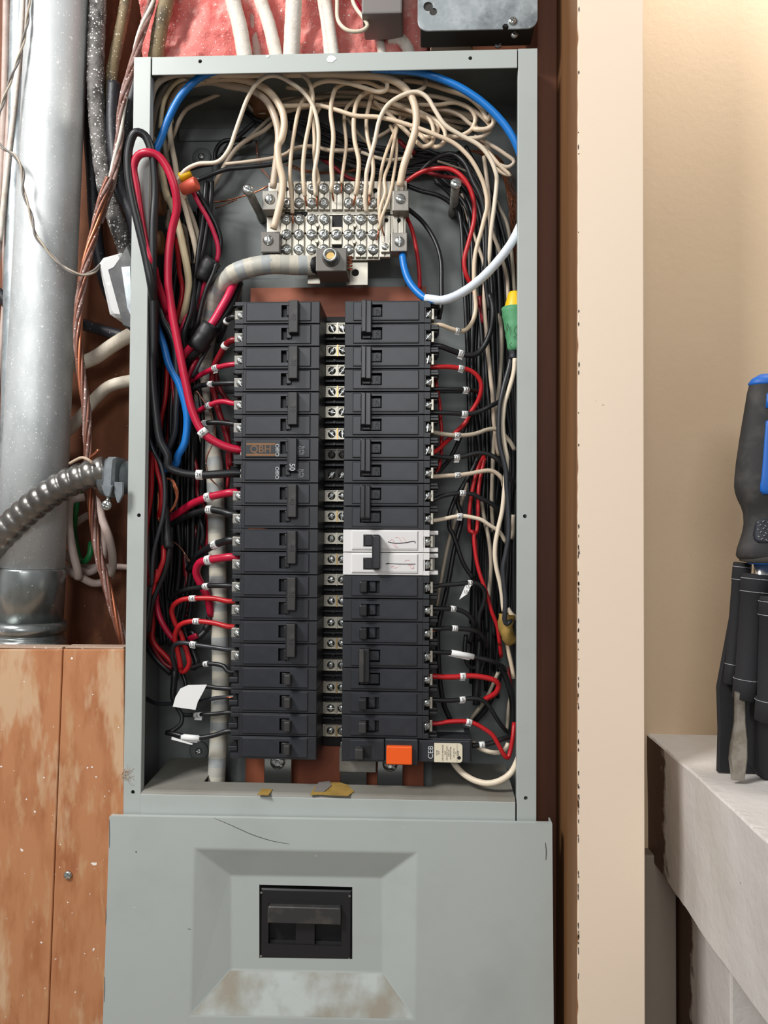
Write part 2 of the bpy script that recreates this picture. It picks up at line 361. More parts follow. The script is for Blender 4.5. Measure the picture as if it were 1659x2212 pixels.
# master screw heads, unit radius, facing -y, shared by every screw
def screw_master(kind, m):
    mb = MB(); mb.lathe([(1, 0), (1, .18), (.94, .34), (.75, .5), (.45, .6), (.12, .64)], (0, 0, 0), (0, -1, 0), m, 24)
    o = mb.build('master'); c = MB()
    if kind == 'slot': c.box((-1.2, -.9, -.1), (1.2, -.3, .1), 'hole_black')
    elif kind == 'cross': c.box((-.62, -.9, -.1), (.62, -.28, .1), 'hole_black'); 
    elif kind == 'combo': c.box((-1.2, -.9, -.09), (1.2, -.42, .09), 'hole_black')
    cut(o, c)
    if kind in ('cross', 'combo'):
        c = MB()
        if kind == 'cross': c.box((-.1, -.9, -.62), (.1, -.28, .62), 'hole_black')
        else: c.prism([(-.34, 0), (0, -.34), (.34, 0), (0, .34)], -.9, -.3, 'hole_black')
        cut(o, c)
    me = o.data; bpy.data.objects.remove(o); me.name = 'screw_head_' + kind; return me
SCR = {(k, m): screw_master(k, m) for k, m in (('slot', 'zinc'), ('combo', 'zinc'), ('cross', 'zinc'), ('slot', 'steel_dark'), ('slot', 'breaker_black'))}
def screw(parent, p, r, ang, kind='slot', m='zinc', name='screw', org=None):
    o = bpy.data.objects.new(name, SCR[(kind, m)]); C.objects.link(o); o.parent = parent
    o.location = Vector(p) - (org if org is not None else ORG[parent.name]); o.scale = (r, r, r); o.rotation_euler = (0, ang, 0); return o

# ================================================================== THE SETTING
def A(u, v, y): return at(u, v, y)
YB = .145                                    # the sheathing behind everything
# sheathing of the stud bay
mb = MB(); p = A(-250, 2500, YB); q = A(1260, -350, YB)
mb.box((p.x, YB, p.z), (q.x, YB + .012, q.z), 'plywood_back')
structure(mb.build('wall_back'))
# stud to the right of the panel and the jamb beside it
xj = A(1247, 1106, -.07).x
mb = MB(); mb.box((A(1158, 1100, .045).x, .045, .2), (xj, YB, 2.6), 'wood_dark', .002)
structure(mb.build('trim_1'))
mb = MB(); mb.box((xj, -.066, .2), (xj + .012, YB, 2.6), 'wood_brown')
structure(mb.build('trim_2'))
# painted casing with a chipped edge
xr = A(1391, 1106, -.07).x
bm = bmesh.new(); N_ = 260; z0, z1 = .2, 2.6; rows = []
for i in range(N_ + 1):
    z = z0 + (z1 - z0) * i / N_; j = random.uniform(-1, 1) * .0002 + (.0008 if random.random() < .06 else 0)
    rows.append([bm.verts.new(c) for c in ((xj + .0015 + j, -.058, z), (xj + .0004 + j, -.0705, z), (xj + .0012, -.072, z), (xr - .001, -.072, z), (xr, -.0705, z), (xr, .0, z), (xj + .0015, .0, z))])
for a, b in zip(rows, rows[1:]):
    for k in range(7): bm.faces.new((a[k], a[(k + 1) % 7], b[(k + 1) % 7], b[k]))
bm.faces.new(rows[0]); bm.faces.new(rows[-1]); mb = MB(); mb.addbm(bm, 'cream_paint'); casing_ = structure(mb.build('trim_3'))
mb = MB(); rc = random.Random(8)          # dark chips where the paint broke along the left edge
for i in range(85):
    z = rc.uniform(.75, 1.8) if i > 60 else rc.uniform(.75, 1.2); h_ = rc.uniform(.0008, .006); w_ = rc.uniform(.0003, .0011); x = xj + .0003 + rc.uniform(0, .0006)
    mb.prism([(x, z), (x + w_, z + h_ * .3), (x + w_ * .6, z + h_), (x - .0003, z + h_ * .7)], -.07225, -.0715, 'chip_dark')
mb.build('paint_chips', casing_)
# wall beyond the casing, in front of which the ledge runs out
YW = .08
mb = MB(); mb.box((xr - .02, YW, .2), (xr + 1.3, YW + .05, 2.6), 'wall_paint'); structure(mb.build('wall_right'))
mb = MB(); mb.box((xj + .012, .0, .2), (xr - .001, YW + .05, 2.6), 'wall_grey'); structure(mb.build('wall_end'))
# ledge (painted timber), its left face runs towards the viewer
zl = A(1500, 1587, YW).z; xl = A(1400, 1600, YW).x; hl = .139
bm = bmesh.new(); NY, NZ = 110, 12; g = {}
for i in range(NY + 1):
    y = YW - (YW + .46) * i / NY
    for k in range(NZ + 1):
        z = zl - hl * (0, .012, .03, .1, .2, .32, .45, .58, .7, .82, .93, .985, 1)[k]
        dx = math.sin(y * 23 + z * 17) * .001 + math.sin(y * 61 - z * 40) * .0004
        dz = (random.uniform(-1, 1) * .0009 + math.sin(y * 90) * .0007 + math.sin(y * 223) * .0006) if k == NZ else (random.uniform(-1, 1) * .0005 if k == 0 else 0)
        g[i, k] = bm.verts.new((xl + dx + (.0016 if k in (0, NZ) else 0), y, z + dz))
far = {}
for i in (range(NY + 1)):
    y = YW - (YW + .46) * i / NY
    far[i, 0] = bm.verts.new((xl + .012, y, zl + .0008 * math.sin(y * 40))); far[i, 1] = bm.verts.new((xl + .5, y, zl)); far[i, 2] = bm.verts.new((xl + .5, y, zl - hl)); far[i, 3] = bm.verts.new((xl + .01, y, zl - hl + .002))
for i in range(NY):
    for k in range(NZ): bm.faces.new((g[i, k], g[i + 1, k], g[i + 1, k + 1], g[i, k + 1]))
    for a, b in (((g, 0), (far, 0)), ((far, 0), (far, 1)), ((far, 1), (far, 2)), ((far, 2), (far, 3)), ((far, 3), (g, NZ))):
        bm.faces.new((a[0][i, a[1]], a[0][i + 1, a[1]], b[0][i + 1, b[1]], b[0][i, b[1]]))
for i in (0, NY): bm.faces.new([g[i, k] for k in range(NZ + 1)] + [far[i, 3], far[i, 2], far[i, 1], far[i, 0]])
mb = MB(); mb.addbm(bm, 'ledge_paint'); structure(mb.build('trim_4'))
# what stands below the ledge: a corner strip and a pale upright board
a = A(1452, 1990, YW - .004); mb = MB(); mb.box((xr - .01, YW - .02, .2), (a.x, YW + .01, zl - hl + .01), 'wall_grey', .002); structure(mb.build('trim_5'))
a = A(1578, 2120, -.09); mb = MB(); mb.box((a.x, -.09, .2), (a.x + .3, YW, zl - hl + .003), 'ledge_paint', .002); structure(mb.build('trim_6'))
# floor, ceiling and the room behind the viewer (only seen as light)
mb = MB(); mb.box((-2.2, -3.4, -.02), (2.4, .3, 0), 'wall_grey'); structure(mb.build('floor'))

# insulation batt above the panel
def batt():
    bm = bmesh.new(); NX, NZb = 90, 40; p = A(300, 150, .09); q = A(925, -260, .09); g = {}
    from mathutils import noise
    for i in range(NX + 1):
        for k in range(NZb + 1):
            x = p.x + (q.x - p.x) * i / NX; z = p.z + (q.z - p.z) * k / NZb
            n = noise.fractal(Vector((x * 26, 3.1, z * 30)), .9, 2, 5) * .014 + abs(noise.noise(Vector((x * 14, 9, z * 11)))) * -.02
            g[i, k] = bm.verts.new((x, .1 + n, z))
    for i in range(NX):
        for k in range(NZb): bm.faces.new((g[i, k], g[i + 1, k], g[i + 1, k + 1], g[i, k + 1]))
    r = bmesh.ops.extrude_edge_only(bm, edges=[e for e in bm.edges if e.is_boundary])
    for v in [e for e in r['geom'] if isinstance(e, bmesh.types.BMVert)]: v.co.y = YB - .002
    mb = MB(); mb.addbm(bm, 'insulation_pink', True); return mb.build('insulation_batt')
tag(batt(), 'pink fibreglass insulation batt flecked with white paint above the grey panel', 'insulation')

# two stained boards at the lower left
def board(u0, u1, ub0, ub1, lab):
    yf = .0; P = [A(ub0, 2400, yf), A(ub1, 2400, yf), A(u1, 1403, yf), A(u0, 1403, yf)]
    mb = MB(); mb.prism([(c.x, c.z) for c in P], yf, yf + .022, 'plywood_stained', .0008)
    n = len(mb.V); zt = P[2].z
    o = mb.build('stained_board')
    mt = MB(); mt.box((P[3].x + .001, yf + .0015, zt - .0002), (P[2].x - .001, yf + .021, zt + .0022), 'plywood_edge', .0008)
    e = mt.build('top_edge', o); tag(o, lab, 'board'); return o
b1 = board(-260, 135, -260, 96, 'wide orange-stained board with a pale worn patch below the metal conduit')
b2 = board(137, 268, 98, 268, 'narrow orange-stained board touching the left side of the grey panel')
sc_ = thing('board_screw', 'small square-drive screw sunk in the orange board left of the cover', 'screw', A(147, 1890, -.0005))
o = bpy.data.objects.new('screw_head', SCR[('cross', 'zinc')]); C.objects.link(o); o.parent = sc_; o.scale = (.0045,) * 3; o.rotation_euler = (0, .5, 0)

# ================================================================== THE PANEL BOX
T = .0016
xL = 0.0; xR = .44; zT = ZT; zB = A(265, 1757, 0).z; YD = .112
zbox = zB - .40
fl = .0190; fr = .0205; ft = .0205
box = thing('electrical_panel', 'tall grey steel breaker panel box with its front open', 'electrical panel', (.22, .05, zB))
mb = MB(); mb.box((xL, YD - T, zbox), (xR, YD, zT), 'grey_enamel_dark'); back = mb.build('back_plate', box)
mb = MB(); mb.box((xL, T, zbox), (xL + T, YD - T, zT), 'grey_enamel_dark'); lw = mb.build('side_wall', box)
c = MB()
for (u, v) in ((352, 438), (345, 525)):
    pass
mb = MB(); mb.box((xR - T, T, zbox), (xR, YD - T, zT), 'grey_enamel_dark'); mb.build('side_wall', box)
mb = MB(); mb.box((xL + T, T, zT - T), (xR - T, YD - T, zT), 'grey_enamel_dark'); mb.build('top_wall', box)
def hole(c, u, v, y, r): p = A(u, v, y); c.prism(ring(p.x, p.z, r), y - .01, y + .01, 'hole_black')
mb = MB(); mb.box((xL, 0, zbox), (xL + fl, T, zT), 'grey_enamel', .0006); f = mb.build('front_flange', box)
c = MB(); hole(c, 300, 1113, 0, .0021); hole(c, 287, 1711, 0, .0021); cut(f, c)
mb = MB(); mb.box((xR - fr, 0, zbox), (xR, T, zT), 'grey_enamel', .0006); f = mb.build('front_flange', box)
c = MB(); hole(c, 1134, 1115, 0, .0021); hole(c, 1136, 1724, 0, .0021); cut(f, c)
mb = MB(); mb.box((xL + fl + .0012, .0004, zT - ft), (xR - fr - .001, .002, zT - .0002), 'grey_enamel', .0006); f = mb.build('top_flange', box)
c = MB(); hole(c, 432, 132, 0, .0021); hole(c, 1016, 125, 0, .0021); cut(f, c)
# returns of the flanges (folded edges seen from inside)
mb = MB(); mb.box((xL + fl - .0012, .0016, zB), (xL + fl, .010, zT - ft), 'grey_enamel'); mb.build('flange_return', box)
mb = MB(); mb.box((xR - fr, .0016, zB), (xR - fr + .0012, .010, zT - ft), 'grey_enamel'); mb.build('flange_return', box)
# embossed mounting pan on the back plate, plus the strip above it
def onback(poly, y0, y1, m, bev=.003):
    mb = MB(); mb.prism(poly, y0, y1, m, bev); return mb
p = A(455, 330, .1); q = A(1022, 845, .1)
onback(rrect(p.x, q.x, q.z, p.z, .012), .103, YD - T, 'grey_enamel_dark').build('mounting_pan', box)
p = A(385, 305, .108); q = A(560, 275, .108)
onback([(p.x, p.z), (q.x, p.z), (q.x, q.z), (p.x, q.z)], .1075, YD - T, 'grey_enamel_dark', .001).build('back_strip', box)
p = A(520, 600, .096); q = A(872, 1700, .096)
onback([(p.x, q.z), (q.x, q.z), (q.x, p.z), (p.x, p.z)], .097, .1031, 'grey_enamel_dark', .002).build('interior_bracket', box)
for (u, v) in ((436, 340), (430, 1622)):
    p = A(u, v, .11); o = MB().lathe([(.012, 0), (.011, .0015), (.006, .002)], p, (0, -1, 0), 'grey_enamel_dark', 24).build('mounting_dimple', box)
    screw(box, p + Vector((0, -.002, 0)), .0042, .3, 'cross', 'zinc', 'mounting_screw')
# slotted steel standoffs
for (u, v, lab) in ((533, 405, 'slotted steel standoff post to the left of the neutral bar'), (985, 392, 'slotted steel standoff post to the right of the neutral bar')):
    p = A(u, v, .012); s_ = thing('standoff_post', lab, 'standoff', (p.x, .103, p.z))
    MB().lathe([(.0055, 0), (.0055, .012), (.0048, .013), (.0048, .085)], (p.x, .103, p.z), (0, -1, 0), 'zinc_dull', 20).build('post', s_)
    screw(s_, (p.x, .0185, p.z), .0062, .5, 'slot', 'zinc', 'screw_head')
# side entries on the left wall: brown cable clamps
for (v, lab) in ((440, 'brown cable clamp poking through the left box wall, upper one'), (525, 'brown cable clamp poking through the left box wall, lower one')):
    p = A(350, v, .05); o = MB(); o.lathe([(.016, 0), (.016, .006), (.0135, .008), (.0135, .016), (.010, .018)], (T, .05, p.z), (1, 0, 0), 'wood_brown', 20)
    tag(o.build('cable_clamp', org=Vector((T, .05, p.z))), lab, 'cable clamp')
p = A(570, 208, .09); o = MB(); o.lathe([(.017, 0), (.017, .007), (.013, .009), (.011, .02)], (p.x, .085, zT - T), (0, 0, -1), 'wood_brown', 20)
tag(o.build('cable_clamp', org=Vector((p.x, .085, zT - T))), 'brown cable clamp in the top wall behind the looped cream wires', 'cable clamp')

# ------------------------------------------------------------------ red insulating sheet
p = A(541, 622, .088); q = A(915, 1700, .088)
mb = MB(); mb.box((p.x, .088, q.z), (q.x, .0905, p.z), 'insulator_red', .0003)
tag(mb.build('insulating_sheet'), 'flat brick-red insulating sheet mounted behind both breaker columns', 'insulating sheet')

# ------------------------------------------------------------------ lower cover
cov = thing('panel_cover', 'grey steel cover with recessed main switch over the lower part of the panel', 'panel cover', (.22, 0, zB - .2))
xs0 = A(304, 1740, .0).x; xs1 = A(1113, 1740, .0).x; zs = A(700, 1716, .0).z; zf = A(700, 1768, 0).z
# sloping shelf: profile in (y,z) extruded along x
prof = [(-.0005, zf - .01), (-.0005, zs - .004), (.002, zs - .0012), (.0045, zs), (.104, zs + .006), (.104, zs + .0045), (.006, zs - .0016), (.0035, zs - .003), (.0012, zs - .006), (.0012, zf - .01)]
mb = MB(); mb.prism(prof, xs0, xs1, 'shelf_enamel', ax='x'); sh = mb.build('shelf', cov)
p0 = A(438, 1692, .012); ya = .030
c = MB(); pa = A(440, 1690, .03); pb = A(935, 1690, .03); c.box((pa.x, ya, zs - .02), (pb.x, .106, zs + .02), 'hole_black'); cut(sh, c)
mb = MB(); mb.box((xs0, -.0014, zf - .012), (xs1, -.0005, zs - .0035), 'grey_enamel', .0004); mb.build('shelf_front', cov)
# front face: plate with the embossed recess and the opening for the main switch
yc = -.011; O = [A(237, 1763, yc), A(1193, 1779, yc), A(1197, 2330, yc), A(218, 2330, yc)]
E1 = [A(420, 1833, yc), A(900, 1842, yc), A(896, 2202, yc), A(411, 2194, yc)]
yi = .004; E2 = [A(499, 1891, yi), A(825, 1896, yi), A(826, 2101, yi), A(500, 2094, yi)]
E3 = [A(560, 1911, yi), A(761, 1916, yi), A(761, 2073, yi), A(560, 2070, yi)]
bm = bmesh.new()
R = [[bm.verts.new(v) for v in r] for r in (O, E1, E2, E3)]
for a, b in zip(R, R[1:]):
    for i in range(4): bm.faces.new((a[i], a[(i + 1) % 4], b[(i + 1) % 4], b[i]))
bmesh.ops.bevel(bm, geom=[e for e in bm.edges if not e.is_boundary and not (e.verts[0] in R[0] or e.verts[1] in R[0] or e.verts[0] in R[3] or e.verts[1] in R[3])], offset=.0016, segments=3, profile=.5, affect='EDGES')
bmesh.ops.recalc_face_normals(bm, faces=bm.faces[:])
bm.normal_update()
if sum(f.normal.y for f in bm.faces) > 0: bmesh.ops.reverse_faces(bm, faces=bm.faces[:])
bmesh.ops.solidify(bm, geom=bm.faces[:], thickness=.0014)
mb = MB(); mb.addbm(bm, 'grey_enamel'); fc = mb.build('front_face', cov)
# folded rim of the face
mb = MB(); t = .0014
mb.prism([(O[0].x, O[0].z - .0016), (O[1].x, O[1].z - .0016), (O[1].x, O[1].z - .0002), (O[0].x, O[0].z - .0002)], yc + .0002, yc + .007, 'grey_enamel')
mb.box((O[0].x - .0006, yc + .0002, O[2].z), (O[0].x + t, .0065, O[0].z - .001), 'grey_enamel'); mb.box((O[1].x - t, yc + .0002, O[2].z), (O[1].x, .0065, O[1].z), 'grey_enamel')
mb.build('folded_rim', cov)
# dust lying on the lower slope
mb = MB(); D = [E2[3].lerp(E1[3], .02), E2[2].lerp(E1[2], .02), E2[2].lerp(E1[2], .985), E2[3].lerp(E1[3], .985)]
nrm = (D[1] - D[0]).cross(D[3] - D[0]).normalized(); nrm = nrm if nrm.y < 0 else -nrm
MATS['dust'] = mat('dust', (166, 150, 126), .9)
def dust_alpha():
    nt = MATS['dust'].node_tree; b = nt.nodes['Principled BSDF']; n = nt.nodes.new('ShaderNodeTexNoise'); n.inputs['Scale'].default_value = 26; n.inputs['Detail'].default_value = 4
    tc = nt.nodes['Texture Coordinate']; nt.links.new(tc.outputs['Object'], n.inputs['Vector'])
    r = nt.nodes.new('ShaderNodeMapRange'); r.inputs['From Min'].default_value = .42; r.inputs['From Max'].default_value = .68; r.inputs['To Max'].default_value = .5
    nt.links.new(n.outputs['Fac'], r.inputs['Value']); nt.links.new(r.outputs[0], b.inputs['Alpha'])
dust_alpha()
mb.V += [d + nrm * .0004 for d in D]; mb.face((0, 1, 2, 3), 'dust'); o = mb.build('dust_film', cov, label='tan dust on the lower slope of the recess')
# scratch on the face
def decal_line(parent, pts, w, m, name, y, label=None):
    mb = MB(); P = [A(u, v, y) for u, v in pts]; P = spline(P, .004); K = len(P)
    for i, q in enumerate(P):
        tn = (P[min(i + 1, K - 1)] - P[max(i - 1, 0)]).normalized(); n = Vector((-tn.z, 0, tn.x)); k = w * math.sin(math.pi * (i + .6) / (K + .2)) ** .5
        mb.V += [q + n * k, q - n * k]
    for i in range(K - 1): mb.face((2 * i, 2 * i + 1, 2 * i + 3, 2 * i + 2), m)
    o = mb.build(name, parent, label=label); return o
decal_line(cov, [(462, 1767), (500, 1783), (545, 1803), (590, 1817), (626, 1823)], .00032, 'edge_scratch', 'scratch', yc - .0003, 'long curved dark scratch')
decal_line(cov, [(1178, 1820), (1180, 1840), (1179, 1858)], .0005, 'edge_scratch', 'scratch', yc - .0003)
for a_, b_ in (((236, 1770), (236, 1832)), ((229, 1960), (228, 2000)), ((226, 2110), (225, 2165)), ((405, 2006), (412, 2008))): decal_line(cov, [a_, ((a_[0] + b_[0]) / 2 + .6, (a_[1] + b_[1]) / 2), b_], .0003, 'edge_scratch', 'scratch', yc - .0003)
mb = MB(); mb.prism(ring(A(294, 1840, yc).x, A(294, 1840, yc).z, .0008, 8), yc - .0003, yc, 'edge_scratch'); mb.build('chip', cov)
# yellow label scraps on the shelf
def scrap(poly, m, lab, col2=None):
    # on the shelf top: take y from the photograph's row
    mb = MB(); n = len(poly); pts = []
    for (u, v) in poly:
        # intersect with the shelf plane z = zs + .06*y
        d = (at(u, v, .5) - CAM); t_ = (zs + .0006 + .06 * (CAM.y - .0045) - CAM.z) / (d.z - .06 * d.y) ; q = CAM + d * t_; q.z = zs + .0606 * (q.y - .0045) + .0003 + .0; pts.append(q)
    mb.V += pts + [q + Vector((0, 0, .0006)) for q in pts]
    mb.face(list(range(n)), m); mb.face([n + i for i in range(n)], m)
    for i in range(n): mb.face((i, (i + 1) % n, n + (i + 1) % n, n + i), m)
    return mb
mb = scrap([(556, 1716), (566, 1704), (589, 1705), (580, 1718)], 'tape_masking', '')
tag(mb.build('label_scrap', org=mb.V[0].copy()), 'small square scrap of yellow label stuck to the shelf edge', 'label scrap')
mb = scrap([(670, 1717), (680, 1700), (700, 1690), (718, 1690), (736, 1691), (752, 1696), (765, 1710), (752, 1719), (720, 1718), (690, 1716)], 'tape_masking', '')
o = mb.build('label_scrap', org=mb.V[0].copy()); tag(o, 'torn yellow and grey label remnant in the middle of the shelf', 'label scrap')
mb = scrap([(678, 1711), (688, 1692), (712, 1689), (716, 1699), (700, 1712)], 'plastic_grey', ''); mb.V = [v + Vector((0, 0, .0009)) for v in mb.V]; mb.build('torn_backing', o)

# main switch
ms = thing('main_switch', 'black main disconnect switch set in the recess of the grey cover', 'main switch', ((E3[0].x + E3[1].x) / 2, yi, (E3[0].z + E3[3].z) / 2))
X0, X1, Z1, Z0 = E3[0].x, E3[1].x, E3[0].z, E3[3].z; wX = X1 - X0; hZ = Z1 - Z0
fx = lambda c: X0 + wX * (c - 145) / (1530 - 145); fz = lambda c: Z1 - hZ * (c - 150) / (1270 - 150)
mb = MB(); yb = yi + .004
mb.box((X0 + .0015, yb + .006, Z0 + .0008), (X1 - .0008, yb + .04, Z1 - .0025), 'pit_black')
mb.plate(X0 + .0015, X1 - .0008, Z0 + .0008, Z1 - .0045, (fx(285), fx(1375), fz(1055), fz(440)), yb - .003, yb + .0058, 'handle_black', .0015)
mb.build('housing', ms)
mb = MB(); mb.box((fx(690), yb - .002, fz(1056)), (fx(975), yb + .005, fz(600)), 'handle_black', .0005); mb.build('divider', ms)
mb = MB(); mb.prism(rrect(fx(290), fx(1370), fz(690), fz(440), .002, 4, (1, 1, 0, 0)), yb - .010, yb + .02, 'handle_worn', .0008); mb.build('toggle_bar', ms)
for (a, b) in ((295, 690), (980, 1370)):
    mb = MB(); mb.box((fx(a), yb + .0, fz(760)), (fx(b), yb + .02, fz(692)), 'handle_black', .0008); mb.box((fx(a), yb + .003, fz(1056)), (fx(b), yb + .0058, fz(1030)), 'handle_black'); mb.build('toggle_cheek', ms)
for (a, b) in ((175, 275), (1490, 290), (180, 1240), (1490, 1245)):
    mb = MB(); mb.lathe([(.0012, 0), (.0012, .0006)], (fx(a), yb - .003, fz(b)), (0, -1, 0), 'zinc', 12); mb.build('corner_rivet', ms)

# ================================================================== BUS BARS
ZL0 = at(600, 651, .012).z; ZL1 = at(590, 1641, .012).z; PITCH = (ZL0 - ZL1) / 20
pxm = px(.012)
bus = thing('bus_assembly', 'black bus rail with paired screw terminals between the two breaker columns', 'bus bar', (at(715, 1150, .085).x, .085, at(715, 1640, .085).z))
p = at(688, 686, .080); q = at(762, 1612, .080)
mb = MB(); mb.box((p.x - .03, .0795, q.z), (q.x + .03, .0879, p.z + .001), 'pit_black', .001)
mb.build('rail', bus)
srow = [709, 757, 800, 846, 890, 937, 982, 1026, 1071, 1115, 1163, 1208, 1252, 1298, 1345, 1390, 1437, 1485, 1530, 1579]
stab_proto = None; rnd = random.Random(3)
for i, v in enumerate(srow):
    yy = .070; c = at(718 - (v - 709) * .004, v, yy); k = px(yy)
    fm = 'lug_dark' if i == 6 else 'steel_dark' if i == 7 else ('tin' if i % 3 != 1 else 'tin'); hh = 12.5 * k
    x0 = c.x - 18 * k; x1 = c.x + 40 * k
    mb = MB(); mb.box((x0, yy + .002, c.z - hh), (x1, yy + .010, c.z + hh), fm, .0004)
    mb.plate(c.x - 13 * k, c.x + 11 * k, c.z - hh + .0002, c.z + hh - .0002, (c.x - 10.5 * k, c.x + 9 * k, c.z - 10 * k, c.z + 10 * k), yy, yy + .002, fm, .0002)
    mb.plate(c.x + 12 * k, c.x + 34 * k, c.z - hh + .0002, c.z + hh - .0002, (c.x + 13.5 * k, c.x + 32 * k, c.z - 10 * k, c.z + 10 * k), yy, yy + .002, fm, .0002)
    mb.box((c.x + 10.6 * k, yy - .0006, c.z - hh), (c.x + 13.2 * k, yy + .001, c.z + hh), 'brass' if i in (1, 3, 5, 9, 11, 13, 15, 17, 19) else fm)
    st = mb.build('stab_block', bus)
    for (dx, rr) in ((-.8, 8.2), (22.5, 8.2)):
        ang = rnd.uniform(-.9, .9) + (1.4 if rnd.random() < .4 else 0)
        screw(st, (c.x + dx * k, yy + .0015, c.z), rr * k, ang + 1.57, 'slot', 'steel_dark' if i == 6 else 'zinc', org=ORG[st.name])
    screw(st, (x0 - 6 * k, yy + .006, c.z), 8 * k, rnd.uniform(0, 3), 'slot', 'zinc', org=ORG[st.name])
    mb = MB(); mb.box((x0 - 13 * k, yy + .007, c.z - hh), (x0, yy + .010, c.z + hh), 'zinc_dull', .0003); mb.build('stab_tab', bus)
    if i < 19:
        zz = c.z - 22.5 * k; mb = MB(); mb.box((x0 - 6 * k, yy + .002, zz - .0012), (x1, yy + .009, zz + .0012), 'breaker_black', .0003); mb.lathe([(.0016, 0), (.0016, .004)], (c.x + 5 * k, yy + .003, zz), (0, -1, 0), 'breaker_black', 10); mb.build('barrier', bus)
# strap lugs at the foot of the bus
for (u0, u1, m) in ((571, 629, 'zinc'), (735, 792, 'zinc'), (815, 870, 'zinc')):
    p = at(u0, 1622, .06); q = at(u1, 1720, .06); mb = MB(); mb.box((p.x, .060, zs - .04), (q.x, .064, p.z + .01), m, .0008); st = mb.build('bus_strap', bus)
    if u0 != 735: screw(st, ((p.x + q.x) / 2, .0595, at(600, 1645, .06).z), .0085, .6, 'combo', 'zinc', org=ORG[st.name])
p = at(733, 1635, .05); q = at(812, 1668, .05); mb = MB(); mb.box((p.x, .048, q.z), (q.x, .052, p.z + .01), 'lug_grey', .0006); mb.build('bus_strap', bus)

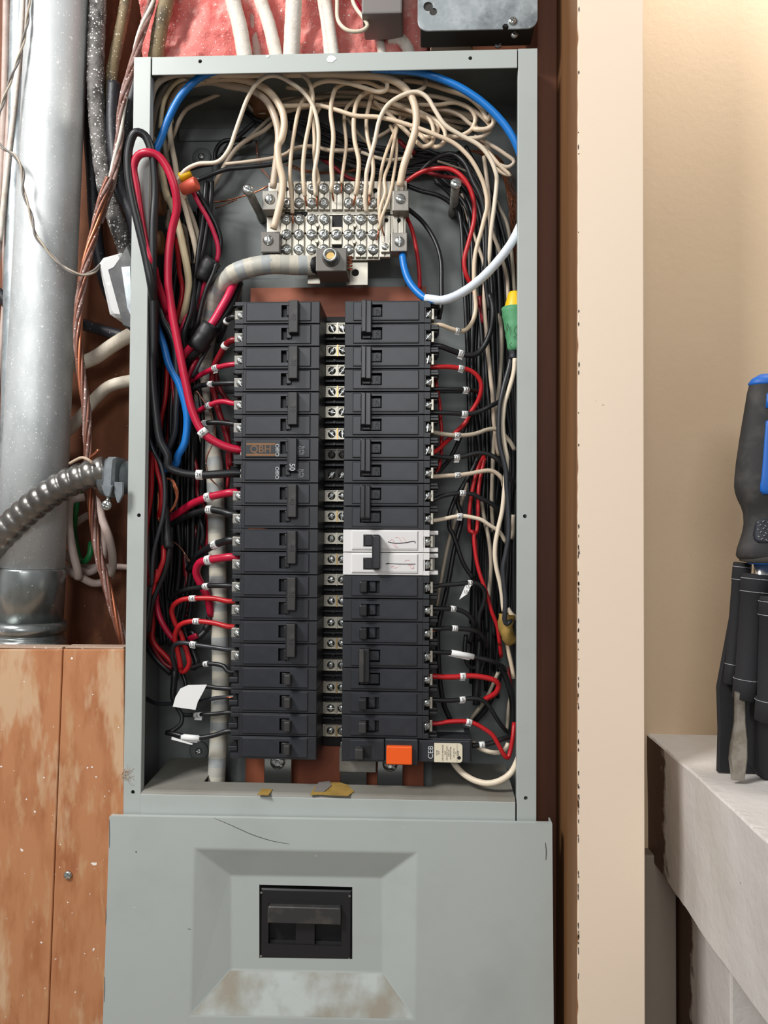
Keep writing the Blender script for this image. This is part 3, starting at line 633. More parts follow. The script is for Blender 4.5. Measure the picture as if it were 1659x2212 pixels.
# ================================================================== BREAKERS
XL_IN = at(687, 1146, .012).x; XR_IN = at(741.5, 1146, .012).x
YF = .012
def breaker(side, row, poles, lab, text=None, style='tie', white=False, group=None, cat='circuit breaker'):
    """side -1: left column (terminals to the left), +1: right column"""
    s = side; xin = XL_IN if s < 0 else XR_IN; ztop = ZL0 - PITCH * row
    X = lambda d: xin + s * d * pxm
    Zp = lambda k, o: ztop - PITCH * k - o * pxm
    org = Vector((X(93), .075, Zp(poles - 1, 49)))
    t = thing('circuit_breaker', lab, cat, org, group)
    bm_ = 'breaker_white' if white else 'breaker_black'; fm = 'breaker_white' if white else 'breaker_face'
    def bx(mb, d0, d1, k, o0, o1, y0, y1, m, bev=0): mb.box((X(d0), y0, Zp(k, o0)), (X(d1), y1, Zp(k, o1)), m, bev)
    body = MB()
    win = (66, 84, 9, 36) if s < 0 else (36, 82, 9, 36)
    if style == 'single': win = (58, 80, 10, 36) if s < 0 else (40, 80, 11, 37)
    if white: win = (44, 78, 11, 37)
    if style == 'gfci': win = (30, 58, 14, 40)
    for k in range(poles):
        n0, n1 = (.5, 48.7)
        nd = 168 if s < 0 else 174
        x0, x1 = sorted((X(0), X(nd))); w0, w1 = sorted((X(win[0]), X(win[1])))
        body.plate(x0, x1, Zp(k, n1), Zp(k, n0), (w0, w1, Zp(k, win[3]), Zp(k, win[2])), YF, YF + .010, bm_, .0005)
        bx(body, 0, nd, k, n0, n1, YF + .010, .075, bm_)
        # cheeks either side of the terminal
        bx(body, nd - .5, 187, k, n0, 15 if s > 0 else 9, YF + .0003, .06, bm_, .0003); bx(body, nd - .5, 187, k, 39, n1, YF + .0003, .06, bm_, .0003)
        bx(body, nd - .5, nd + 3, k, 8, 40, YF + .001, .06, bm_)
    o = body.build('body', t)
    for k in range(poles):
        mb = MB(); x0, x1 = sorted((X(18.5), X(162))); w0, w1 = sorted((X(win[0]), X(win[1])))
        mb.plate(x0, x1, Zp(k, 44.3), Zp(k, 2.6), (w0, w1, Zp(k, win[3]), Zp(k, win[2])), YF - .0014, YF + .0004, fm, .0009)
        o = mb.build('label_plate', t)
        # groove line
        mb = MB(); bx(mb, 21, 160 if s > 0 else 159, k, 11 if s < 0 else 40.2, 11.6 if s < 0 else 40.8, YF - .00142, YF - .0012, 'emboss' if not white else 'zinc_dull')
        for seg in [mb]: pass
        if not (s < 0 and True): mb.build('moulded_line', o)
        # terminal
        if s < 0 and style != 'plug':
            if row + k in (0, 1, 2, 3, 4, 5, 8, 9, 10, 11, 12, 13, 14, 15):
                tm = MB(); bx(tm, 171, 190, k, 17, 39, .016, .045, 'terminal_grey', .0012); te = tm.build('terminal_lug', t)
                screw(te, (X(176.5), .0165, Zp(k, 29)), 7.5 * pxm, .7 + .3 * k, 'slot', 'zinc', org=ORG[te.name])
            tm = MB()
            if row >= 12:
                bx(tm, 185, 193, k, 30, 42, .024, .06, 'pit_black'); bx(tm, 176, 187, k, 12, 28, .022, .06, 'pit_black', .001); bx(tm, 184, 196, k, 2, 9, .03, .06, 'pit_black', .0006); bx(tm, 187, 192, k, 9, 15, .03, .06, 'pit_black')
                if row >= 16:
                    tm.lathe([(.0, 0), (5 * pxm, .0), (5.5 * pxm, .004), (4 * pxm, .006)], (X(178), .03, Zp(k, 22)), (0, -1, 0), 'handle_black', 12); bx(tm, 176, 196, k, 27, 38, .021, .06, 'breaker_black', .0008)
            else:
                bx(tm, 172, 192, k, 6, 14, .024, .06, 'pit_black', .001); bx(tm, 176, 196, k, 1, 4.5, .022, .05, 'pit_black', .0004); bx(tm, 184, 196, k, 4, 12, .03, .05, 'pit_black', .0004)
            tm.build('terminal_guard', t)
        elif s > 0 and style != 'gfci':
            tm = MB(); bx(tm, 188.5, 195, k, 13, 38, .020, .045, 'tin', .0006); te = tm.build('terminal_lug', t)
            screw(te, (X(181.5), .021, Zp(k, 26)), 9.5 * pxm, 2.2 + .5 * math.sin(row * 2 + k * 3), 'slot', 'zinc', org=ORG[te.name])
            tm = MB()
            if white:
                bx(tm, 187, 206, k, 2, 11, .022, .05, 'breaker_white', .0006); bx(tm, 187, 206, k, 39, 48, .022, .05, 'breaker_white', .0006); bx(tm, 196, 198, k, 11, 39, .03, .05, 'breaker_white')
            else:
                o1 = -4 if row < 12 else 36
                bx(tm, 187, 205, k, o1 + 1, o1 + 8, .023, .05, 'handle_black', .0008); bx(tm, 187, 206, k, o1 + 8, o1 + 15, .019, .05, 'handle_black', .0008); bx(tm, 187, 203, k, o1 + 15, o1 + 19, .024, .05, 'handle_black', .0005)
                if row < 10: bx(tm, 174, 186, k, 6, 14, .0125, .03, 'pit_black', .0004)
            tm.build('terminal_guard', t)
    # handles
    if style == 'tie' and not white:
        if s < 0:
            hm = 'handle_worn' if row not in (6,) else 'handle_black'
            for k in range(poles):
                mb = MB(); bx(mb, 60, 72, k, 11, 34, YF - .004, YF + .009, 'handle_black', .001); mb.build('switch_lever', t)
            mb = MB(); bx(mb, 44, 66, 0, 4, 75, YF - .010, YF - .0015, 'handle_black', .0008); bx(mb, 44.5, 62, 0, 4.5, 74.5, YF - .0125, YF - .008, hm, .0007); h = mb.build('handle_tie', t)
            if text:
                mb = MB(); mb.text(text, .0078, (X(53), YF - .0126, Zp(0, 41)), (0, 0, -1), (1, 0, 0), 'print_white' if row == 6 else 'emboss'); mb.build('rating_mark', h)
        else:
            for k in range(poles):
                mb = MB(); bx(mb, 56, 80, k, 13, 34, YF + .001, YF + .008, 'breaker_face', .0008); l = mb.build('on_flag', t)
                if row < 12:
                    mb = MB(); mb.text('ON', .0066, (X(72), YF + .0009, Zp(k, 23.5)), (0, 0, 1), (-1, 0, 0), 'emboss'); mb.build('lettering', l)
            hm = 'handle_black' if row < 12 else 'handle_worn'
            mb = MB(); bx(mb, 38, 60, 0, 5, 76, YF - .012, YF + .004, 'handle_black', .001); bx(mb, 38.5, 49, 0, 5.5, 75.5, YF - .0145, YF - .008, hm, .001); mb.build('handle_tie', t)
            for k in range(poles):
                mb = MB(); bx(mb, 40, 58, k, 11, 34, YF - .002, YF + .009, 'handle_black', .001); mb.build('switch_lever', t)
    elif white:
        for k in range(poles):
            mb = MB(); bx(mb, 46, 64, k, 12, 36, YF - .002, YF + .008, 'handle_black', .001); l = mb.build('switch_lever', t)
            for q in range(3):
                pass
        mb = MB(); bx(mb, 64, 81, 0, 12, 85, YF - .012, YF + .004, 'handle_black', .001); bx(mb, 67, 82, 0, 13, 84, YF - .0135, YF - .006, 'breaker_black', .0012); mb.build('handle_tie', t)
    elif style == 'single':
        if s < 0:
            mb = MB(); bx(mb, 54, 68, 0, 13, 35, YF - .011, YF + .008, 'handle_worn', .0012); bx(mb, 64, 76, 0, 12, 36, YF - .002, YF + .009, 'handle_black', .0012); mb.build('switch_lever', t)
        else:
            mb = MB(); bx(mb, 38, 54, 0, 12, 35, YF - .012, YF + .008, 'handle_worn' if row > 17 else 'handle_black', .0012); mb.build('switch_lever', t)
            mb = MB(); bx(mb, 56, 72, 0, 11.5, 36.5, YF + .001, YF + .008, 'breaker_face', .0015)
            mb.lathe([(2.2 * pxm, 0), (1.6 * pxm, .0006)], (X(63), YF + .001, Zp(0, 28)), (0, -1, 0), 'handle_worn', 12); mb.build('on_flag', t)
    return t, X, Zp, bx

used = []
L1 = 'two-pole black breaker at the very top of the left column, 40 on its tie'
breaker(-1, 0, 2, L1, '40')
breaker(-1, 2, 2, 'two-pole black breaker marked 30, second from the top of the left column', '30')
breaker(-1, 4, 2, 'two-pole black breaker marked 30, just above the one with the brown sticker', '30')
t, X, Zp, bx = breaker(-1, 6, 2, 'two-pole black breaker with a brown sticker and a white 50 on its tie', None)
# print on the brown-stickered breaker
mb = MB(); st = MB()
a = (X(159), Zp(0, 12)); b = (X(92), Zp(0, 41))
st.box((a[0], YF - .0019, b[1]), (b[0], YF - .0015, a[1]), 'breaker_black', .0001)
st.box((X(158), YF - .00195, Zp(0, 17)), (X(94), YF - .0018, Zp(0, 12.5)), 'wood_brown'); st.box((X(158), YF - .00195, Zp(0, 40.5)), (X(94), YF - .0018, Zp(0, 36)), 'wood_brown')
st.text('QBH', .0112, (X(127), YF - .0019, Zp(0, 27)), (1, 0, 0), (0, 0, 1), 'wood_brown'); st.build('sticker', t)
for k in range(2):
    mb.text('Off/O', .0058, (X(90), YF - .0019, Zp(k, 28)), (0, 0, -1), (1, 0, 0), 'print_white')
    mb.text('On/I', .0052, (X(40), YF - .0015, Zp(k, 28)), (0, 0, -1), (1, 0, 0), 'print_white')
    for q in range(5): mb.box((X(36 - q % 2), YF - .0015, Zp(k, 20 + q * 3.8)), (X(31 + (q * 2) % 3), YF - .0014, Zp(k, 22 + q * 3.8)), 'print_white')
mb.text('50', .0082, (X(53.5), YF - .0126, Zp(1, 17)), (0, 0, -1), (1, 0, 0), 'print_white')
mb.build('printed_lettering', t)
for k in range(2):     # bare strands entering the terminals
    m2 = MB()
    for q in range(5):
        m2.tube([Vector((X(188), .026, Zp(k, 26 + q * 1.7))), Vector((X(176), .024, Zp(k, 25 + q * 1.9)))], .0005, 'copper', 6)
    m2.box((X(174), .0215, Zp(k, 37)), (X(176), .03, Zp(k, 18)), 'tin'); m2.build('bare_strands', t)
breaker(-1, 8, 2, 'two-pole black breaker marked 40, just below the one with the brown sticker', '40')
breaker(-1, 10, 2, 'two-pole black breaker with a faint 40, left neighbour of the white breaker', '40')
breaker(-1, 12, 2, 'two-pole black breaker with a faint 30, fed by wires 16 and 14', '30')
breaker(-1, 14, 2, 'lowest tied two-pole black breaker of the left column, marked 30', '30')
for r, l in ((16, 'single black breaker, uppermost of the four singles in the left column'), (17, 'single black breaker, second of the four in the left column, bare copper at its terminal'),
             (18, 'single black breaker directly above the bottom one of the left column'), (19, 'single black breaker at the very bottom of the left column')):
    breaker(-1, r, 1, l, style='single')
for r, l in ((0, 'two-pole black breaker with ON marks at the very top of the right column'), (2, 'two-pole black ON breaker, second from the top of the right column'),
             (4, 'two-pole black ON breaker, middle one of the five tied ones above the white breaker'), (6, 'two-pole black ON breaker in the right column level with the brown-stickered breaker'),
             (8, 'two-pole black ON breaker directly above the white breaker')):
    breaker(1, r, 2, l)
t, X, Zp, bx = breaker(1, 10, 2, 'white two-pole breaker with black tie and crossed-out pen notes', white=True)
def pen(k, pts, w, m):
    mb = MB(); P = spline([Vector((X(a), YF - .0017, Zp(k, b))) for a, b in pts], .001); K = len(P)
    for i, q in enumerate(P):
        tn = (P[min(i + 1, K - 1)] - P[max(i - 1, 0)]).normalized(); n = Vector((-tn.z, 0, tn.x)); mb.V += [q + n * w, q - n * w]
    for i in range(K - 1): mb.face((2 * i, 2 * i + 1, 2 * i + 3, 2 * i + 2), m)
    return mb
def join(mbs):
    o = MB()
    for m in mbs:
        n = len(o.V); o.V += m.V
        for f, mm in zip(m.F, m.M): o.face([n + i for i in f], mm)
    return o
# 7.2 crop pixels per photograph pixel, origin (738,1141)
wz = lambda cx, cy: ((cx - 70) / 7.21, (cy - 75) / 7.21)
k0 = [wz(770, 265), wz(850, 283), wz(950, 287), wz(1050, 275), wz(1190, 258), wz(1190, 285)]
k1 = [(a, b - 49.5) for a, b in (wz(790, 592), wz(735, 607), wz(800, 602), wz(950, 607), wz(1200, 606))]
join([pen(0, k0, .0004, 'ink_black'), pen(1, k1, .00035, 'ink_black')]).build('pen_strokes', t)
rp = [[(800, 250), (840, 225), (860, 265), (900, 345)], [(880, 200), (930, 195), (985, 275)], [(990, 190), (1040, 240), (1055, 290)], [(840, 300), (890, 345), (930, 345)]]
rq = [[(820, 655), (860, 640), (880, 670), (920, 655)], [(1030, 565), (1060, 545), (1110, 550)], [(1080, 625), (1150, 620), (1175, 665), (1140, 675), (1120, 640)], [(950, 640), (960, 630)]]
join([pen(0, [wz(*q) for q in r], .00018, 'ink_red') for r in rp] + [pen(1, [(wz(*q)[0], wz(*q)[1] - 49.5) for q in r], .0002, 'ink_red') for r in rq]).build('faded_red_pen', t)
for r, l in ((12, 'single black breaker directly below the white breaker'), (13, 'single black breaker second below the white breaker'), (14, 'single black breaker third below the white breaker')):
    breaker(1, r, 1, l, style='single')
breaker(1, 15, 2, 'two-pole black breaker low in the right column, between the singles')
for r, l in ((17, 'single black breaker directly below the low two-pole one in the right column'), (18, 'single black breaker directly above the one with the orange button')):
    breaker(1, r, 1, l, style='single')
# ground-fault breaker with the orange test button
s = 1; ztop = ZL0 - PITCH * 19
X = lambda d: XR_IN + d * pxm; Zp = lambda k, o: ztop - o * pxm
t = thing('ground_fault_breaker', 'long black ground-fault breaker with an orange test button and cream label', 'circuit breaker', (X(140), .075, Zp(0, 49)))
def B(d0, d1, o0, o1, y0, y1, m, bev=0, mb=None): mb = mb or MB(); mb.box((X(d0), y0, Zp(0, o0)), (X(d1), y1, Zp(0, o1)), m, bev); return mb
mb = B(0, 280, 1, 50, YF + .006, .07, 'breaker_black', .001); B(0, 92, 1, 50, YF - .0005, YF + .0065, 'breaker_black', .0006, mb)
B(94, 164, -1, 54, YF - .004, YF + .0065, 'breaker_face', .0012, mb); B(165, 276, 3, 49, YF + .001, YF + .0065, 'breaker_face', .0008, mb)
mb.build('body', t)
mb = B(18, 92, 4, 46, YF - .0014, YF, 'breaker_face', .0008); mb.build('label_plate', t)
mb = B(40, 64, 14, 42, YF - .0018, YF + .0, 'pit_black', .0004); B(30, 48, 18, 41, YF - .011, YF, 'handle_worn', .0012, mb); mb.build('switch_lever', t)
mb = B(97, 152, 12, 50, YF - .0095, YF - .003, 'orange_button', .001); mb.build('test_button', t, label='orange test button')
mb = MB(); mb.prism(rrect(X(199), X(259), Zp(0, 48), Zp(0, 8), .003, 4, (1, 0, 0, 1)), YF - .0006, YF + .0012, 'cream_label'); lb = mb.build('paper_label', t)
mb = MB(); up, rt = (0, 0, 1), (-1, 0, 0); zc = Zp(0, 28); ys = YF - .0007
for (d, tx, sz) in ((205, 'TYPE', .0026), (208.5, '15A', .0026), (217, 'CIRCUIT BREAKER', .0021), (222, 'AND', .0021), (226, 'GROUND FAULT', .0021), (230, 'CIRCUIT', .0021), (234, 'INTERRUPTER', .0021), (241, '120 VOLTS', .0021), (245, 'TO', .0021), (250, 'BASE', .0024)):
    mb.text(tx, sz, (X(d), ys, zc), up, rt, 'ink_black')
mb.prism(ring(X(252), Zp(0, 38), .0019, 16), ys, ys + .0002, 'ink_black'); mb.box((X(247.5), ys, Zp(0, 47)), (X(248), ys + .0002, Zp(0, 9)), 'ink_black'); mb.build('small_print', lb)
mb = MB(); mb.text('CEB', .008, (X(191), YF + .0008, zc), up, rt, 'print_white'); mb.build('lettering', t)
# screened plate behind it (side of the breaker's bracket)
p = at(940, 1573, .06); q = at(1014, 1600, .06)
mb = MB(); mb.box((p.x, .048, q.z - .004), (q.x, .088, q.z + .001), 'lug_dark', .0008); mb.box((p.x, .049, q.z), (q.x - .006, .0885, p.z), 'grey_enamel_dark', .001); o = mb.build('bracket', org=Vector((p.x, .05, q.z))); tag(o, 'dusty dark bracket sitting above the ground-fault breaker', 'bracket')

# ================================================================== NEUTRAL BAR
YN = .045; kn = px(YN)
Q = lambda cx, cy, y=YN: at(540 + cx / 4.366, 360 + cy / 4.366, y)
nb = thing('neutral_bar', 'tin-plated neutral bar crowded with screws above the breakers', 'neutral bar', Q(800, 850, YN + .01))
def qb(mb, x0, y0, x1, y1, ya, yb, m, bev=.0004): a = Q(x0, y0); b = Q(x1, y1); mb.box((a.x, ya, b.z), (b.x, yb, a.z), m, bev); return mb
mb = qb(MB(), 165, 128, 1478, 445, YN + .006, YN + .010, 'tin', .0006); qb(mb, 150, 440, 1470, 615, YN + .006, YN + .010, 'tin', .0006); qb(mb, 285, 600, 1225, 862, YN + .006, YN + .010, 'tin'); mb.build('plate', nb)
qb(MB(), 530, 862, 650, 1075, YN + .012, YN + .015, 'tin').build('bracket_foot', nb); mb = MB(); qb(mb, 900, 862, 1105, 1085, YN + .012, YN + .015, 'tin'); br = mb.build('bracket', nb)
c = MB(); h = Q(985, 968); c.prism(ring(h.x, h.z, 8.2 * kn), YN, YN + .03, 'hole_black'); cut(br, c)
for (x0, y0, x1, y1) in ((320, 410, 535, 440), (770, 450, 868, 560), (768, 733, 862, 768), (1210, 410, 1320, 450)):
    mb = qb(MB(), x0, y0, x1, y1, YN + .0052, YN + .0065, 'pit_black', 0); mb.build('gap', nb)
cols = [343, 460, 580, 697, 815, 930, 1047, 1163]
def seg(x, y0, y1):
    mb = MB(); qb(mb, x - 50, y0, x - 6, y1, YN + .001, YN + .007, 'tin', .0005); qb(mb, x + 4, y0, x + 48, y1, YN + .001, YN + .007, 'tin', .0005); qb(mb, x - 8, y0 + 4, x + 6, y1 - 4, YN + .003, YN + .007, 'tin', .0002)
    return mb
for j, x in enumerate(cols):
    s1 = seg(x + (8 if j > 3 else 5), 132, 400).build('bar_segment', nb)
    s2 = seg(x, 455, 850).build('bar_segment', nb) if j != 4 else qb(MB(), 770, 565, 866, 730, YN + .001, YN + .007, 'tin').build('bar_segment', nb)
for x in (1275, 1400): seg(x, 132 if x < 1300 else 140, 400).build('bar_segment', nb); seg(x, 455, 850 if x < 1300 else 625).build('bar_segment', nb)
rn = random.Random(11)
rowsN = [(205, [463, 587, 697, 823, 930, 1040]), (340, [350, 460, 583, 695, 930, 1047, 1165]), (495, [343, 463, 583, 703, 930, 1047, 1163]), (640, [343, 460, 580, 697, 815, 930, 1047, 1163]), (780, [343, 460, 580, 697, 930, 1047, 1163])]
for y, xs in rowsN:
    for x in xs:
        p = Q(x, y); screw(nb, (p.x, YN + .001, p.z), 51 / 4.366 * kn, rn.uniform(-1.2, 1.2), 'combo', 'zinc')
p = Q(345, 205); mb = MB(); mb.lathe([(4 * kn, 0), (4 * kn, .0008)], (p.x, YN + .001, p.z), (0, -1, 0), 'hole_black', 12); p = Q(1180, 222); mb.lathe([(5 * kn, 0), (5 * kn, .0008)], (p.x, YN + .001, p.z), (0, -1, 0), 'hole_black', 12)
for x in (1287, 1405): p = Q(x, 503); mb.lathe([(4.2 * kn, 0), (4.2 * kn, .0008)], (p.x, YN + .001, p.z), (0, -1, 0), 'hole_black', 12)
mb.build('empty_screw_hole', nb)
for (x, y) in ((637, 555), (990, 557), (632, 705), (985, 712)):
    p = Q(x, y); mb = MB(); mb.lathe([(4.5 * kn, 0), (4.5 * kn, .002), (3.5 * kn, .003)], (p.x, YN + .001, p.z), (0, -1, 0), 'tin', 14); mb.build('rivet', nb)
for (x0, y0, x1, y1, sx, sy, m) in ((118, 225, 262, 405, 185, 305, 'lug_grey'), (105, 612, 278, 805, 170, 693, 'lug_dark'), (1345, 225, 1497, 415, 1418, 303, 'lug_grey'), (1332, 622, 1482, 797, 1408, 705, 'lug_grey')):
    a = Q(x0, y0, YN - .014); b = Q(x1, y1, YN - .014); mb = MB(); mb.box((a.x, YN - .014, b.z), (b.x, YN + .006, a.z), m, .0008); lg = mb.build('wire_lug', nb)
    p = Q(sx, sy, YN - .0145); screw(lg, (p.x, YN - .0135, p.z), 11 * kn, .5 if sx > 1000 and sy < 500 else (0 + 1.57), 'slot', 'zinc', org=ORG[lg.name]); 
mb = MB(); a = Q(1235, 710, YN - .004); b = Q(1318, 805, YN - .004); mb.box((a.x, YN - .004, b.z), (b.x, YN + .004, a.z), 'tin', .0006); lg = mb.build('bond_lug', nb); p = Q(1275, 755, YN - .004); screw(lg, (p.x, YN - .003, p.z), 8 * kn, .8, 'slot', 'zinc', org=ORG[lg.name])
YM = YN - .028; a = Q(622, 768, YM); b = Q(912, 985, YM); mb = MB(); mb.box((a.x, YM, b.z), (b.x, YN + .012, a.z), 'lug_dark', .001); ml = mb.build('main_lug', nb)
p = Q(765, 860, YM); mb = MB(); mb.lathe([(19 * kn, .0), (19 * kn, .003), (16.5 * kn, .0042), (15.5 * kn, .011), (13.5 * kn, .012), (10 * kn, .012), (10 * kn, .001)], (p.x, YM + .0005, p.z), (0, -1, 0), 'zinc', 30); bo = mb.build('clamp_bolt', ml)
mb = MB(); mb.prism(ring(p.x, p.z, 9.8 * kn, 6), YM - .006, YM - .004, 'brass'); mb.build('hex_socket', bo)
mb = MB()
for q in range(9): z = a.z - .006 - q * .0018; mb.tube([Vector((b.x - .002, YM + .012 + (q % 3) * .002, z)), Vector((b.x + .005, YM + .012 + (q % 2) * .003, z + .0004))], .0008, 'copper', 6)
mb.build('bare_strands', ml)

# ================================================================== WIRES
FR = {'A': (280, 130, 3.072), 'B': (720, 130, 3.072), 'N': (290, 600, 5.529), 'J': (0, 560, 2.9625), 'E': (280, 1000, 3.456), 'G': (260, 1400, 3.318), 'I': (0, 0, 2.676),
      'K': (0, 1120, 3.687), 'L': (600, 150, 3.13), 'M': (120, 900, 5.53), 'O': (440, 0, 2.023), 'Z': (300, 130, 5.184), 'Y': (300, 400, 7.373), 'P': (300, 980, 7.9), 'R': (300, 1200, 7.9),
      'S': (930, 640, 8.195), 'T': (930, 880, 8.195), 'U': (930, 1120, 8.195), 'V': (930, 1380, 6.505), 'H': (680, 1480, 3.19), 'p': (0, 0, 1), 'Q': (540, 360, 4.366)}
def path(spec):
    """'A x,y,mm x,y ... | B ...' -> world points; the depth in mm is carried along and interpolated between given values"""
    raw = []
    for part in spec.split('|'):
        tk = part.split(); ox, oy, s = FR[tk[0]]
        for t_ in tk[1:]:
            c = [float(q) for q in t_.split(',')]; raw.append([ox + c[0] / s, oy + c[1] / s, c[2] if len(c) > 2 else None])
    ks = [i for i, r in enumerate(raw) if r[2] is not None]
    for i, r in enumerate(raw):
        if r[2] is None:
            lo = max([k for k in ks if k < i], default=None); hi = min([k for k in ks if k > i], default=None)
            if lo is None: r[2] = raw[hi][2]
            elif hi is None: r[2] = raw[lo][2]
            else: r[2] = raw[lo][2] + (raw[hi][2] - raw[lo][2]) * (i - lo) / (hi - lo)
    return [at(u, v, d / 1000) for u, v, d in raw]
def wire(lab, col, rp, spec, mark=None, group=None, name='insulated_wire', cat='wire', sides=10, bare=0, spiral=None):
    P0 = path(spec); r = rp * px(.03)
    for e in (0, -1):          # carry the ends of the numbered wires on into their terminals
        q = P0[e]; d = RC.transposed() @ (q - CAM); u = 829.5 + FPX * d.x / d.y; v = 1106 - FPX * d.z / d.y
        if q.y < .035 and 640 < v < 1630 and (484 < u < 512 or 926 < u < 960):
            n_ = q + Vector(((.0115 if u < 600 else -.0105), .002, 0)); P0 = [n_] + P0 if e == 0 else P0 + [n_]
    P = spline(P0)
    mb = MB(); m = 'wire_' + col if 'wire_' + col in MATS else col
    mb.tube(P, r, m, sides); o = mb.build(name, org=P[len(P) // 2].copy()); tag(o, lab, cat, group)
    if bare:
        tn = (P[-1] - P[-2]).normalized()
        b = MB(); b.tube([P[-1] - tn * .001, P[-1] + tn * bare * .5 + Vector((0, 0, -.0004)), P[-1] + tn * bare], r * .42, 'copper', 8); b.build('bare_end', o)
    if mark:
        mk = mark; txt, fr, cx, cy = mk[:4]; L = (mk[4] if len(mk) > 4 else 14) * px(.03)
        ox, oy, s = FR[fr]; u, v = ox + cx / s, oy + cy / s
        i = min(range(len(P)), key=lambda k: (P[k] - at(u, v, P[k].y)).length); c = P[i]
        tn = (P[min(i + 2, len(P) - 1)] - P[max(i - 2, 0)]).normalized()
        if tn.x < 0: tn = -tn
        j0 = c - tn * L / 2; rr = r * 1.24
        b = MB(); b.tube([j0, c, c + tn * L / 2], rr, 'paper_white', 14); k = b.build('wire_marker', o, label='white number marker')
        view = (CAM - c).normalized(); n = (Vector((0, -1, 0)) - tn * Vector((0, -1, 0)).dot(tn)).normalized(); up = n.cross(tn) if (n.cross(tn)).z > 0 else -(n.cross(tn))
        if txt:
            sz = min(11.5 * px(.03), rr * 2.1); b = MB(); V, F, w, h = glyphs(txt)
            for q in V:      # lettering bends round the sleeve
                aa = (q.y - h / 2) * sz / rr; b.V.append(c + tn * (q.x - w / 2) * sz + n * math.cos(aa) * (rr + .00012) + up * math.sin(aa) * (rr + .00012))
            for f in F: b.face(f, 'ink_black')
            b.build('number', k)
        if len(mk) > 5:      # a loose end of the sticker hanging down
            b = MB(); q0 = c - up * rr * .8; e = mk[5] * px(.03)
            b.prism([(0, 0), (L, 0), (L * .9, -e), (-L * .15, -e * .8)], 0, .0003, 'paper_white'); b.V = [j0 - up * rr * .85 + tn * q.x * .9 + Vector((0, q.y + .001, q.z)) for q in b.V]; b.build('sticker_end', k)
    return o

# ---------- left side, numbered wires into the left column
wire('thick crimson wire numbered 24 lying just above its thick black partner', 'crimson', 8.6, 'E 300,425,62 370,370,52 470,303 590,255,32 680,235 752,222,24', ('24', 'E', 592, 260))
wire('thick black wire numbered 22 leaning against the underside of a thick crimson one', 'black', 7.8, 'E 296,462,64 400,408,52 500,372 600,350,34 680,360 752,382,24', ('22', 'E', 612, 350))
wire('stubby thick black wire numbered 20 right above the crimson hook', 'black', 8, 'E 440,800,66 500,700,56 560,655 640,610,34 700,588 752,575,24', ('20', 'E', 635, 610))
wire('thick crimson wire numbered 18 hooking down beside the taped cable', 'crimson', 8.8, 'E 610,1140,60 582,1000,52 530,900 497,820,44 520,748 592,725,32 670,712 750,702,24', ('18', 'E', 603, 723))
wire('thin black wire numbered 16 between the crimson hook and the bright red loops', 'black', 5.6, 'E 300,1020,58 350,975 420,948,44 520,930 600,917,30 740,917,24', ('16', 'E', 580, 920, 14, 3))
wire('upper of the two bright red loops in the left gutter, numbered 14', 'red', 5.6, 'R 1520,780,24 1300,735 920,732,32 720,760 600,840 558,940,40 590,1080 650,1220 725,1350 770,1500 840,1700 862,1830,46 820,1940 740,1985 700,1900 690,1750,52 650,1560,56', ('14', 'R', 925, 735))
wire('lower of the two bright red loops in the left gutter, numbered 12', 'red', 5.6, 'R 1520,1212,24 1300,1155 985,1122,30 800,1140 690,1200 625,1320,38 620,1450 655,1600 690,1760 715,1930,46', ('12', 'R', 985, 1122))
wire('black wire with a torn 10 marker crossing the red loops', 'black_grey', 5.2, 'R 1510,1602,24 1300,1572 1000,1530 800,1492,32 660,1500 585,1560 565,1700,42 600,1850 635,2000 590,2150 575,2300,60', ('10', 'R', 955, 1520, 13, 4))
wire('short black wire with an 8 marker below the left loops', 'black', 5, 'R 1530,1980,26 1450,1890 1300,1852 1150,1850,34 1020,1880 900,1925,44', ('8', 'R', 1140, 1850, 11))
wire('thick black wire with a 26 marker looping out over the left edge of the box', 'black', 8.8, 'J 1010,700,50 | p 337,730,26 333,670,10 327,618,-6 316,560,-9 300,490,-12 286,430 277,370,-16 279,318 293,286,-20 312,292 328,330,-14 335,411,-9 331,486,-8 330,560,-6 331,640,2 331,760,9 | N 215,950,10 222,1250,12 262,1650 310,1950,14 400,2130 | P 500,225,16 650,305 850,352 1100,362,20 1400,347 1600,332,24', ('26', 'P', 1065, 362))
wire('thick crimson wire with a 28 marker looping out over the left edge of the box', 'crimson', 8.8, 'N 600,1300,60 500,800,50 400,420,40 | Y 430,1950,30 340,1700,22 275,1500,12 240,1340,0 | I 870,1510,-7 838,1400,-8 811,1250,-8 788,1080 772,960,-14 800,900 850,882,-18 910,900 960,960 1008,1080,-8 1022,1200,-2 990,1350,4 972,1500 972,1640,8 | J 1088,250,10 1108,380 1150,600,13 1190,800 1230,970 1300,1110,18 1400,1180 1515,1218,24', ('28', 'J', 1300, 1115))
wire('uppermost thin numbered red wire of the left column, its marker folded', 'crimson', 5.6, 'J 1500,672,24 1420,685 1360,703,34 1290,737 1205,790,56', ('36', 'J', 1372, 700, 13, 5))
wire('black wire numbered 34 between the two thin numbered red wires at left', 'black', 5.6, 'J 1500,793,24 1350,800 1275,812,44 1215,850,60', ('34', 'J', 1350, 800, 12))
wire('thin red wire numbered 32 between two thin numbered black ones', 'crimson', 5.8, 'J 1500,925,24 1440,912 1390,915 1335,937,34 1290,960 1225,1000,56', ('32', 'J', 1336, 937, 12))
wire('black wire numbered 30 just above the thick crimson wire to the brown-stickered breaker', 'black', 5.6, 'J 1500,1056,24 1400,1045 1315,1048,36 1240,1060,60', ('30', 'J', 1318, 1048, 12))
